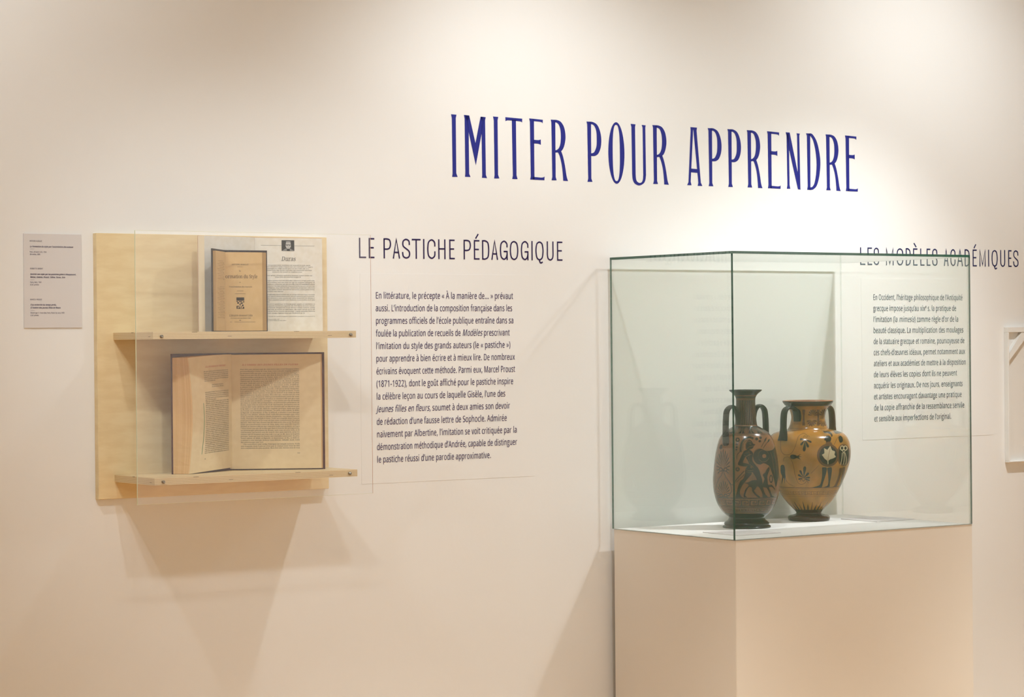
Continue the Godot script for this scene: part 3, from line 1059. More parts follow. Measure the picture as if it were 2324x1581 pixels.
	for py in range(320, 1290, 27):
		kk += 1
		if py > 640 and py < 740:
			continue
		bar_on_page(marks, L, 0.12 + 0.10 * ((kk * 7) % 3), 0.80 - 0.08 * ((kk * 5) % 3), y7.call(float(py + 4)), y7.call(float(py)))
		if kk % 2 == 0:
			bar_on_page(marks, L, 0.67, 0.70, y7.call(float(py + 18)), y7.call(float(py + 4)))
	part("short_lines", marks.commit(), mat(Color(0.58, 0.45, 0.29), 0.8, 0.2), t)

func small_print(r: RandomNumberGenerator, n: int) -> String:       # unreadably small in the photograph
	var s := ""
	var left := r.randi_range(2, 8)
	while s.length() < n:
		if left == 0:
			s += " "
			left = r.randi_range(2, 9)
		else:
			s += "aeiourstnlmdcpveaesurt"[r.randi_range(0, 21)]
			left -= 1
	return s

func portrait() -> StandardMaterial3D:
	var im := Image.create(64, 56, false, Image.FORMAT_RGB8)
	var r := RandomNumberGenerator.new()
	r.seed = 4
	for y in 56:
		for x in 64:
			var v := 0.13 + 0.05 * r.randf()
			var face := Vector2((x - 33.0) / 14.0, (y - 25.0) / 19.0).length()
			if face < 1.0:
				v = 0.74
			if Vector2((x - 33.0) / 13.0, (y - 9.0) / 5.0).length() < 1.0:
				v = 0.62
			if y > 42 and absf(x - 32.0) < 11.0 + (y - 42) * 1.7:
				v = 0.5
			if y > 44 and absf(x - 33.0) < 8.0:
				v = 0.12
			if face < 0.95 and absf(y - 23.0) < 1.6:
				v = 0.2
			if face < 0.95 and absf(y - 25.0) < 3.5 and (absf(x - 27.0) < 4.0 or absf(x - 40.0) < 4.0):
				v = 0.42
			if absf(y - 36.0) < 1.0 and absf(x - 34.0) < 5.0:
				v = 0.35
			v += 0.08 * (r.randf() - 0.5)
			im.set_pixel(x, y, Color(v, v * 0.98, v * 0.95))
	var m := mat(Color.WHITE, 0.8, 0.2)
	m.albedo_texture = ImageTexture.create_from_image(im)
	return m

# ------------------------------------------------------------------ pedestal and glass case

const CX0 := 3.8372
const CX1 := 4.6398
const CZ0 := 0.022
const CZ1 := 0.5148
const CY0 := -0.4855
const CH := 0.70

func pedestal_and_case() -> void:
	var org := Vector3((CX0 + CX1) / 2, 0, (CZ0 + CZ1) / 2)
	var t := thing("pedestal", "tall painted box pedestal standing against the wall under the glass case", "pedestal", org)
	var top := EYE + CY0
	part("body", box(Vector3(CX0 + 0.002, 0, CZ0 + 0.004) - org, Vector3(CX1 + 0.001, top - 0.0002, CZ1 - 0.001) - org, 0.0015), M.plinth, t)
	part("display_base", box(Vector3(CX0 + 0.009, top - 0.0002, CZ0 + 0.011) - org, Vector3(CX1 - 0.008, top, CZ1 - 0.009) - org), M.white, t, "white base inside the case")
	org = Vector3((CX0 + CX1) / 2, top, (CZ0 + CZ1) / 2)
	t = thing("glass_case", "clear glass display case with green edges on the pedestal", "display case", org)
	var g := glass(Color(0.34, 0.88, 0.63), 0.022)
	var e := glass(Color(0.05, 0.31, 0.23), 0.84)
	var e2 := glass(Color(0.80, 0.88, 0.82), 0.28)
	var th := 0.006
	var lo := Vector3(CX0, top, CZ0) - org
	var hi := Vector3(CX1, top + CH, CZ1) - org
	# panes: [lo, hi, axis of thickness]
	var panes := [
		[Vector3(lo.x, lo.y, hi.z - th), Vector3(hi.x, hi.y - th, hi.z), 2, "front pane", e],
		[Vector3(lo.x + th, lo.y, lo.z), Vector3(hi.x - th, hi.y - th, lo.z + th), 2, "back pane", null],
		[Vector3(lo.x, lo.y, lo.z), Vector3(lo.x + th, hi.y - th, hi.z - th), 0, "side pane towards the plywood shelf", e],
		[Vector3(hi.x - th, lo.y, lo.z), Vector3(hi.x, hi.y - th, hi.z - th), 0, "side pane towards the box frame", e2],
		[Vector3(lo.x, hi.y - th, lo.z), Vector3(hi.x, hi.y, hi.z), 1, "top pane", e],
	]
	for p in panes:
		var a: Vector3 = p[0]
		var b: Vector3 = p[1]
		var ax: int = p[2]
		var s := new_st()
		var s2 := new_st()
		var mid := (a + b) / 2.0
		var h := (b - a) / 2.0
		for k in 3:
			var i := (k + 1) % 3
			var j := (k + 2) % 3
			for sg in [-1.0, 1.0]:
				var q := []
				for c in [[-1, -1], [1, -1], [1, 1], [-1, 1]]:
					var v := Vector3.ZERO
					v[k] = sg * h[k]
					v[i] = c[0] * h[i]
					v[j] = c[1] * h[j]
					q.append(mid + v)
				var n := Vector3.ZERO
				n[k] = sg
				quad(s if k == ax else s2, q[0], q[1], q[2], q[3], n)
		var pane := part("glass_pane", s.commit(), g, t, p[3])
		if p[4]:
			part("polished_edge", s2.commit(), p[4], pane, "green polished glass edge")

func case_cards() -> void:
	var top := EYE + CY0
	var r := RandomNumberGenerator.new()
	r.seed = 9
	for c in [[3.9264, 0.4214, "small pale card lying in the case before the dark slender vase"], [4.4949, 0.3098, "small pale card lying in the case beside the amber vase"]]:
		var t := thing("case_card", c[2], "card", Vector3(c[0], top, c[1]), 0.0, "cards lying in the glass case")
		part("card", box(Vector3(0, 0, -0.14), Vector3(0.138, 0.002, 0), 0.0003), M.card, t)
		var st := new_st()
		for k in 5:
			write(st, [[small_print(r, 26 if k < 4 else 14), false]], sans, 0.003, 0.085 if k < 4 else 0.045, func(a, b): return Vector3(0.02 + a, 0.0024, -0.105 + k * 0.014 - b), Vector3.UP, 6.0)
		part("print", st.commit(), M.ink_faded, t)

# ------------------------------------------------------------------ vases

class Painter:
	var host
	var cv
	var foot: Vector3
	var prof: PackedVector2Array
	var height: float
	var ox: float
	var oy: float
	var sc: float
	func uv(p: Vector2) -> Vector2:
		return host.vase_uv(ox + p.x / sc, oy + p.y / sc, foot, prof, height, cv)
	func poly(pts, c: Array) -> void:
		var out := PackedVector2Array()
		var n: int = pts.size()
		for i in n:
			var a: Vector2 = pts[i]
			var b: Vector2 = pts[(i + 1) % n]
			var cuts := maxi(1, int(a.distance_to(b) / 30.0))
			for k in cuts:
				out.append(uv(a.lerp(b, float(k) / cuts)))
		cv.fill(out, c)
	func shape(flat: Array, c: Array, is_smooth := true) -> void:
		var p: Array = host.vv(flat)
		if is_smooth:
			p.append(p[0])
			poly(host.spline(p, 4), c)
		else:
			poly(p, c)
	func line(flat: Array, w: float, c: Array, is_smooth := true) -> void:
		for q in host.stroke_pts(host.vv(flat), w, is_smooth):
			poly(q, c)
	func disc(x: float, y: float, rx: float, ry: float, c: Array) -> void:
		poly(host.disc_pts(Vector2(x, y), rx, ry), c)
	func petal(x0: float, y0: float, x1: float, y1: float, w: float, c: Array) -> void:
		poly(host.petal_pts(Vector2(x0, y0), Vector2(x1, y1), w), c)
	func row(py: float) -> float:                        # texture row of a height seen on the middle of the vase
		return uv(Vector2((1162.0 + 0.0) * 0.0 + mid_x(), py)).y
	func mid_x() -> float:
		return (axis_px - ox) * sc
	var axis_px := 0.0
	func band(py0: float, py1: float, c: Array) -> void: # all round
		var a := int(row(py0))
		var b := int(row(py1))
		for y in range(mini(a, b), maxi(maxi(a, b), mini(a, b) + 1)):
			cv.span(clampi(y, 0, cv.h - 1), 0, cv.w - 1, c)
	func meander(py0: float, py1: float, count: int, c: Array) -> void:   # running key all round
		var a := row(py0)
		var b := row(py1)
		var u: float = float(cv.w) / count
		var h := b - a
		var t := h * 0.11
		for k in count:
			var x := u * k
			for q in [[0.0, 0.0, 0.72, 0.0], [0.72, 0.0, 0.72, 0.62], [0.28, 0.62, 0.72, 0.62], [0.28, 0.34, 0.28, 0.62], [0.28, 0.34, 0.5, 0.34], [0.0, 0.0, 0.0, 1.0], [0.0, 1.0, 0.9, 1.0], [0.9, 0.0, 0.9, 1.0]]:
				var x0: float = x + minf(q[0], q[2]) * u - t * 0.6
				var x1: float = x + maxf(q[0], q[2]) * u + t * 0.6
				var y0: float = a + minf(q[1], q[3]) * h - t / 2
				var y1: float = a + maxf(q[1], q[3]) * h + t / 2
				for y in range(int(y0), int(y1) + 1):
					cv.span(clampi(y, 0, cv.h - 1), int(x0), int(x1), c)

func vase_profile(rows: Array, base_y: float, unit: float) -> PackedVector2Array:
	# rows: [picture y, half width], from the foot up, in crop pixels; a repeated row marks a sharp edge
	var p := []
	for r in rows:
		p.append(Vector2(r[1] / unit, (base_y - r[0]) / unit))
	return spline(p, 4)

func vases() -> void:
	var black := rgb8(Color(0.085, 0.06, 0.055))
	var top := EYE + CY0
	# ---------------- slender dark vase with two tall handles
	var foot := Vector3(4.1228, top, 0.2200)
	var rows := [[1408, 0], [1408, 190], [1408, 222], [1398, 228], [1390, 224], [1380, 210], [1368, 214], [1352, 203], [1335, 180], [1318, 170], [1302, 176], [1285, 198], [1262, 222], [1240, 240], [1180, 276], [1100, 301], [1050, 310], [960, 315], [900, 311], [800, 301], [700, 286], [600, 262], [560, 245], [525, 222], [498, 192], [474, 155], [456, 124], [444, 108], [400, 101], [320, 95], [230, 91], [190, 93], [165, 103], [145, 120], [128, 142], [118, 153], [112, 155], [108, 152], [108, 145], [112, 132], [130, 112], [160, 84], [230, 78], [420, 84], [430, 0]]
	var unit := 4.16 * 878.4
	var prof := vase_profile(rows, 1408.0, unit)
	var height := (1408.0 - 106.0) / unit
	var cv := Canvas.new(2048, 1024)
	var clay := Color(0.44, 0.29, 0.175)
	base_coat(cv, clay, 0.16, 61)
	var outer := PackedVector2Array()
	for v in prof:
		outer.append(v)
		if v.y > height - 0.0015:
			break
	var P := Painter.new()
	P.host = self
	P.cv = cv
	P.foot = foot
	P.prof = outer
	P.height = height
	P.ox = 1600.0
	P.oy = 960.0
	P.sc = 6.08
	P.axis_px = 1695.5
	var brown := rgb8(clay)
	# bands (rows in crop pixels)
	P.band(-520.0, -385.0, black)                        # lip
	P.band(-385.0, -378.0, brown)
	P.band(-372.0, -345.0, black)
	P.band(-335.0, -330.0, black)
	var n_t := 34
	for k in n_t:                                        # tongues on the neck
		var u0 := float(cv.w) * k / n_t
		for y in range(int(P.row(-318.0)), int(P.row(30.0))):
			cv.span(y, int(u0), int(u0 + float(cv.w) / n_t * 0.74), black)
	P.band(42.0, 146.0, black)
	for k in 14:                                         # fans of pale lines on the shoulder
		var u0 := float(cv.w) * (k + 0.5) / 14.0
		var y0 := P.row(52.0)
		var y1 := P.row(140.0)
		for j in range(-4, 5):
			var top_x := u0 + j * 14.0
			var bot_x := u0 + j * 5.0
			var yt := y0 + absf(j) * (y1 - y0) * 0.10
			cv.fill(PackedVector2Array([Vector2(bot_x - 2, y1), Vector2(bot_x + 2, y1), Vector2(top_x + 3, yt), Vector2(top_x - 2, yt)]), brown)
		cv.fill(PackedVector2Array([Vector2(u0 + 70, y1), Vector2(u0 + 76, y1), Vector2(u0 + 75, y0), Vector2(u0 + 71, y0)]), brown)
	P.band(152.0, 158.0, black)
	P.band(166.0, 171.0, black)
	P.band(1028.0, 1036.0, black)
	P.band(1042.0, 1047.0, black)
	P.meander(1066.0, 1142.0, 22, black)
	P.band(1156.0, 1162.0, black)
	P.band(1170.0, 1175.0, black)
	P.band(1182.0, 1186.0, black)
	for k in 90:
		var u0 := float(cv.w) * k / 90.0
		for y in range(int(P.row(1191.0)), int(P.row(1212.0))):
			cv.span(y, int(u0), int(u0 + 10), black)
	P.band(1216.0, 1221.0, black)
	P.band(1228.0, 1234.0, black)
	P.band(1246.0, 1600.0, black)
	# palmettes on the side
	for s in [0.0, 1.0]:
		var cx := 250.0 if s == 0.0 else 252.0
		var cy := 620.0 if s == 0.0 else 985.0
		var rr := 265.0 if s == 0.0 else 195.0
		for k in 15:
			var a := lerpf(-2.0, 2.0, k / 14.0)
			var len := rr * (1.0 - 0.30 * absf(a) / 2.0)
			var sx := 0.46 if s == 0.0 else 0.62
			P.petal(cx + sin(a) * 16.0, cy - cos(a) * 18.0, cx + sin(a) * len * sx, cy - cos(a) * len, 15.0 if s == 0.0 else 13.0, black)
		P.disc(cx - 32.0, cy + 18.0, 28.0, 30.0, black)
		P.disc(cx - 32.0, cy + 18.0, 14.0, 16.0, brown)
		P.disc(cx + 32.0, cy + 18.0, 28.0, 30.0, black)
		P.disc(cx + 32.0, cy + 18.0, 14.0, 16.0, brown)
	P.line([250, 640, 225, 720, 190, 770, 160, 850, 150, 940, 190, 1005, 250, 1018, 320, 1000, 365, 940, 355, 860, 320, 790, 280, 730, 250, 640], 9.0, black)
	P.line([280, 730, 330, 800, 380, 850, 440, 770, 540, 660], 8.0, black)
	P.shape([195, 345, 215, 300, 240, 300, 235, 345, 215, 365], black)
	# small ornaments
	for q in [[450, 228, 30], [450, 635, 30]]:
		P.disc(q[0], q[1], q[2], q[2], black)
		P.disc(q[0], q[1], 12, 12, brown)
	for q in [[440, 292, 17, 13], [437, 330, 15, 12], [433, 365, 13, 11], [713, 217, 21, 20], [766, 200, 19, 18], [756, 247, 18, 17]]:
		P.disc(q[0], q[1], q[2], q[3], black)
	# the opponent's dark shield and body behind the warrior's own
	P.shape([660, 430, 690, 375, 750, 345, 800, 360, 850, 380, 900, 378, 940, 360, 968, 325, 992, 420, 1012, 560, 1018, 700, 1000, 800, 978, 880, 955, 790, 928, 690, 892, 600, 860, 572, 805, 550, 760, 572, 700, 545, 668, 490], black)
	P.line([668, 505, 662, 440, 690, 385, 750, 350, 800, 358], 5.0, brown)
	P.disc(818, 453, 28, 28, brown)
	P.line([735, 455, 745, 400, 790, 372, 840, 378, 876, 415], 4.0, brown)
	P.line([745, 500, 790, 532, 850, 520, 880, 480], 4.0, brown)
	P.line([905, 400, 930, 480, 945, 580, 960, 700], 3.5, brown)
	P.line([950, 380, 975, 500, 985, 640], 3.5, brown)
	# warrior
	P.line([492, 388, 494, 330, 508, 270, 540, 222, 585, 198, 625, 193, 660, 208], 28.0, black)
	P.line([522, 372, 522, 310, 545, 258, 590, 232, 625, 232], 6.0, black)
	P.shape([562, 275, 590, 242, 625, 235, 650, 255, 662, 280, 692, 292, 690, 303, 672, 312, 666, 338, 640, 356, 600, 366, 562, 350, 556, 310], black)
	P.line([566, 345, 562, 300, 580, 262, 615, 248, 640, 262], 5.0, brown)
	P.line([590, 350, 600, 330, 640, 320, 664, 312], 4.0, brown)
	P.disc(628, 286, 11, 9, brown)
	P.disc(628, 286, 6, 5, black)
	P.shape([532, 388, 590, 362, 642, 384, 664, 425, 652, 515, 702, 582, 694, 645, 640, 684, 558, 692, 562, 630, 592, 585, 602, 540, 560, 470, 524, 424], black)
	P.shape([534, 388, 506, 440, 470, 520, 454, 560, 478, 584, 560, 598, 596, 580, 590, 558, 524, 542, 546, 484, 566, 430], black)
	P.shape([528, 528, 546, 492, 580, 548], brown, false)
	P.line([560, 470, 600, 440, 640, 430], 5.0, brown)
	P.line([600, 560, 650, 590, 690, 640], 5.0, brown)
	P.disc(640, 605, 12, 14, brown)
	P.disc(640, 605, 6, 8, black)
	P.line([545, 420, 575, 405, 610, 400], 4.0, brown)
	P.line([535, 440, 560, 450, 570, 475], 4.0, brown)
	P.line([600, 380, 612, 430, 605, 480, 615, 530], 3.5, brown)
	P.line([568, 640, 620, 655, 690, 640], 5.0, brown)
	P.line([562, 668, 620, 680, 700, 668], 4.0, brown)
	P.shape([690, 590, 720, 600, 748, 650, 758, 692, 700, 700, 660, 680], black)
	P.shape([560, 690, 645, 690, 606, 745, 556, 806, 506, 872, 480, 950, 500, 1008, 524, 1030, 428, 1030, 438, 960, 454, 880, 488, 802, 530, 762], black)
	P.shape([668, 690, 745, 682, 778, 742, 794, 822, 804, 900, 832, 978, 862, 1008, 852, 1026, 800, 1026, 788, 960, 752, 890, 720, 850, 712, 770], black)
	P.line([540, 660, 480, 720, 430, 780], 9.0, black, false)
	P.line([560, 690, 500, 750, 432, 810], 6.0, black, false)
	P.line([490, 388, 456, 420, 440, 450, 438, 492], 9.0, black)
	# spears
	P.line([775, 332, 850, 195], 6.0, black, false)
	P.line([802, 346, 890, 218], 6.0, black, false)
	P.shape([812, 262, 824, 222, 846, 200, 842, 235], black)
	P.shape([858, 272, 868, 236, 892, 216, 886, 250], black)
	# dog
	P.shape([530, 824, 600, 812, 650, 788, 716, 785, 760, 800, 800, 860, 780, 890, 720, 872, 700, 902, 662, 932, 642, 884, 604, 882, 574, 930, 556, 998, 584, 1020, 540, 1022, 534, 985, 558, 912, 596, 868, 590, 836], black)
	P.shape([660, 900, 694, 958, 742, 1000, 764, 1022, 730, 1022, 680, 976, 648, 930], black)
	P.shape([885, 598, 892, 640, 872, 690, 860, 740, 866, 800, 872, 848, 920, 850, 962, 902, 964, 922, 930, 882, 884, 884, 902, 930, 922, 990, 948, 1012, 908, 1018, 888, 960, 850, 892, 808, 882, 794, 850, 820, 770, 798, 712, 830, 682, 850, 640], black)
	P.disc(912, 768, 26, 56, black)
	P.disc(912, 768, 13, 38, brown)
	var glaze := mat(Color.WHITE, 0.20, 0.45)
	glaze.albedo_texture = cv.texture()
	var t := thing("vase", "slender dark vase painted with a warrior and a dog, two tall black handles", "vase", foot, 0.0, "painted vases in the glass case")
	part("body", lathe(prof, height), glaze, t)
	var blackm := mat(Color(0.075, 0.06, 0.055), 0.26, 0.45)
	var view := atan2(-foot.x, CAM_Z - foot.z)           # azimuth from which the camera sees it
	var path := []
	for q in [[88, 432], [100, 380], [118, 310], [160, 268], [205, 268], [245, 305], [258, 380], [262, 480], [262, 570], [252, 640]]:
		path.append(Vector2(q[0] / unit, (1408.0 - q[1]) / unit))
	for s in [0.0, PI]:
		part("handle", strap(spline(path, 5), view - deg_to_rad(46.0) + s, [0.017, 0.021, 0.024], 0.0085, 0.06), blackm, t, "black strap handle")

	# ---------------- broad amber vase
	foot = Vector3(4.4052, top, 0.1425)
	rows = [[1482, 0], [1482, 190], [1482, 222], [1474, 236], [1455, 243], [1436, 240], [1422, 222], [1412, 180], [1402, 152], [1390, 146], [1376, 152], [1340, 186], [1280, 245], [1200, 306], [1110, 356], [1050, 385], [950, 428], [850, 464], [760, 484], [680, 489], [600, 480], [550, 464], [505, 438], [470, 398], [448, 340], [436, 290], [428, 246], [420, 236], [400, 222], [350, 204], [300, 196], [250, 200], [200, 216], [172, 236], [150, 262], [125, 283], [108, 293], [98, 294], [92, 288], [92, 270], [104, 240], [150, 205], [250, 180], [400, 200], [430, 0]]
	unit = 5.1 * 849.0
	prof = vase_profile(rows, 1482.0, unit)
	height = (1482.0 - 90.0) / unit
	cv = Canvas.new(2048, 1024)
	clay = Color(0.61, 0.42, 0.155)
	base_coat(cv, clay, 0.15, 71)
	brown = rgb8(clay)
	var umber := rgb8(Color(0.36, 0.225, 0.12))
	black = rgb8(Color(0.09, 0.07, 0.06))
	var cream := rgb8(Color(0.72, 0.655, 0.52))
	outer = PackedVector2Array()
	for v in prof:
		outer.append(v)
		if v.y > height - 0.0012:
			break
	P = Painter.new()
	P.host = self
	P.cv = cv
	P.foot = foot
	P.prof = outer
	P.height = height
	P.ox = 1740.0
	P.oy = 890.0
	P.sc = 5.1
	P.axis_px = 1838.0
	var redclay := rgb8(Color(0.58, 0.34, 0.17))
	P.band(98.0, 106.0, redclay)
	P.band(106.0, 160.0, rgb8(Color(0.20, 0.14, 0.10)))
	P.band(416.0, 420.0, umber)
	P.band(428.0, 431.0, umber)
	P.band(1106.0, 1110.0, umber)
	P.band(1122.0, 1125.0, umber)
	P.meander(1145.0, 1186.0, 30, rgb8(Color(0.44, 0.29, 0.13)))
	P.band(1204.0, 1207.0, umber)
	var rays := 30
	for k in rays:
		var u0 := float(cv.w) * (k + 0.3) / rays
		var y1 := P.row(1362.0)
		var y0 := P.row(1258.0 + 30.0 * (k % 2))
		cv.fill(PackedVector2Array([Vector2(u0 - 15, y1), Vector2(u0 - 9, lerpf(y1, y0, 0.45)), Vector2(u0, y0), Vector2(u0 + 9, lerpf(y1, y0, 0.45)), Vector2(u0 + 15, y1)]), umber if k % 3 == 0 else black)
	P.band(1360.0, 1600.0, rgb8(Color(0.24, 0.135, 0.095)))
	# neck: palmettes between upright leaves, dark patch behind the handle
	for q in [[428, 28], [597, 30]]:
		P.shape([q[0] - q[1] * 0.6, 200, q[0] + q[1] * 0.6, 200, q[0] + q[1] * 0.3, 290, q[0] + q[1] * 0.6, 385, q[0] - q[1] * 0.6, 385, q[0] - q[1] * 0.3, 290], umber, false)
	for c in [[537, 272, 1.0], [523, 320, -1.0], [668, 268, 1.0], [655, 322, -1.0]]:
		for k in 7:
			var a := lerpf(-1.35, 1.35, k / 6.0)
			P.petal(c[0] + sin(a) * 8.0, c[1] - c[2] * cos(a) * 8.0, c[0] + sin(a) * 60.0, c[1] - c[2] * cos(a) * 76.0, 19.0, umber)
	P.shape([330, 190, 380, 200, 400, 260, 395, 330, 375, 330, 350, 260], black)
	# tendrils, buds and palmettes
	P.line([162, 555, 160, 640, 182, 702, 230, 724, 290, 700, 332, 620, 368, 512, 430, 475, 470, 500], 4.5, umber)
	P.line([195, 800, 200, 762, 240, 746, 280, 775, 310, 850, 328, 950, 366, 1048, 420, 1062, 460, 1030], 4.5, umber)
	P.line([215, 1000, 260, 1060, 330, 1090], 3.5, umber)
	P.line([510, 940, 600, 850], 4.0, umber, false)
	for q in [[385, 542, 24], [393, 612, 26], [433, 684, 34], [482, 638, 28], [520, 578, 24]]:
		P.petal(445.0, 545.0, q[0], q[1], q[2], black)
	P.disc(447, 540, 20, 14, brown)
	P.line([425, 520, 440, 500, 462, 520, 480, 500, 500, 520], 4.0, umber)
	P.shape([268, 745, 285, 722, 330, 724, 350, 735, 400, 712, 372, 738, 408, 745, 372, 752, 395, 780, 350, 760, 320, 770, 285, 768], black)
	P.shape([160, 860, 172, 840, 198, 842, 212, 880, 215, 940, 228, 1040, 214, 985, 208, 1060, 198, 985, 172, 1062, 178, 970, 162, 930], black)
	for q in [[362, 952, 22], [384, 900, 24], [443, 856, 34], [488, 930, 26], [502, 985, 22], [366, 1005, 18], [498, 1022, 16]]:
		P.petal(428.0, 990.0, q[0], q[1], q[2], black)
	P.line([385, 1030, 405, 1005, 425, 1030, 445, 1005, 470, 1030, 480, 1050], 6.0, umber)
	# two warriors behind round shields
	P.shape([646, 442, 690, 450, 735, 456, 762, 492, 752, 515, 735, 485, 700, 470, 672, 470], black)
	P.shape([664, 552, 680, 512, 716, 500, 746, 522, 742, 560, 722, 578, 690, 582, 684, 560], black)
	P.shape([768, 440, 830, 448, 862, 466, 800, 478], black)
	P.shape([828, 522, 848, 500, 874, 518, 882, 560, 862, 582, 842, 572], black)
	P.line([842, 478, 780, 605], 5.0, umber, false)
	P.shape([690, 575, 740, 572, 760, 620, 680, 620], umber)
	P.shape([642, 868, 694, 874, 684, 950, 654, 1040, 640, 1090, 622, 1102, 522, 1104, 600, 1080, 626, 1050, 642, 960], black)
	P.shape([700, 876, 752, 870, 748, 960, 730, 1050, 726, 1092, 662, 1098, 706, 1075, 714, 1000], black)
	P.shape([840, 880, 872, 880, 852, 980, 822, 1060, 802, 1092, 742, 1099, 786, 1075, 830, 960], umber)
	P.shape([876, 870, 908, 870, 892, 980, 872, 1060, 856, 1082, 802, 1092, 850, 1060], umber)
	P.disc(890, 725, 78, 128, umber)
	P.disc(892, 725, 60, 106, black)
	for q in [[873, 645], [912, 645]]:
		P.disc(q[0], q[1], 24, 30, cream)
		P.disc(q[0], q[1], 14, 19, black)
	P.line([880, 680, 893, 705, 905, 680], 8.0, cream, false)
	P.line([876, 700, 870, 770, 856, 836], 8.0, cream)
	P.line([895, 700, 897, 770, 890, 832], 8.0, cream)
	P.line([908, 700, 922, 770, 916, 832], 8.0, cream)
	P.disc(710, 728, 128, 134, umber)
	P.disc(712, 728, 102, 108, black)
	P.shape([705, 832, 702, 792, 670, 768, 638, 722, 668, 704, 664, 645, 702, 664, 736, 618, 756, 668, 792, 684, 784, 720, 802, 746, 770, 764, 732, 776, 714, 792, 716, 832], cream, false)
	P.line([735, 650, 718, 720, 708, 790], 3.5, umber, false)
	P.band(1102.0, 1106.0, umber)
	glaze = mat(Color.WHITE, 0.20, 0.45)
	glaze.albedo_texture = cv.texture()
	t = thing("vase", "broad amber vase with shield bearing warriors and short black handles", "vase", foot, 0.0, "painted vases in the glass case")
	part("body", lathe(prof, height), glaze, t)
	view = atan2(-foot.x, CAM_Z - foot.z)
	path = []
	for q in [[205, 330], [212, 250], [240, 190], [300, 168], [370, 172], [415, 210], [432, 280], [438, 380], [440, 470], [452, 545]]:
		path.append(Vector2(q[0] / unit, (1482.0 - q[1]) / unit))
	for s in [0.0, PI]:
		part("handle", strap(spline(path, 5), view - deg_to_rad(40.0) + s, [0.019, 0.021, 0.034], 0.009, 0.10), blackm if s == 0.0 else mat(Color(0.30, 0.19, 0.11), 0.3, 0.45), t, "dark strap handle")

# ------------------------------------------------------------------ lettering on the wall

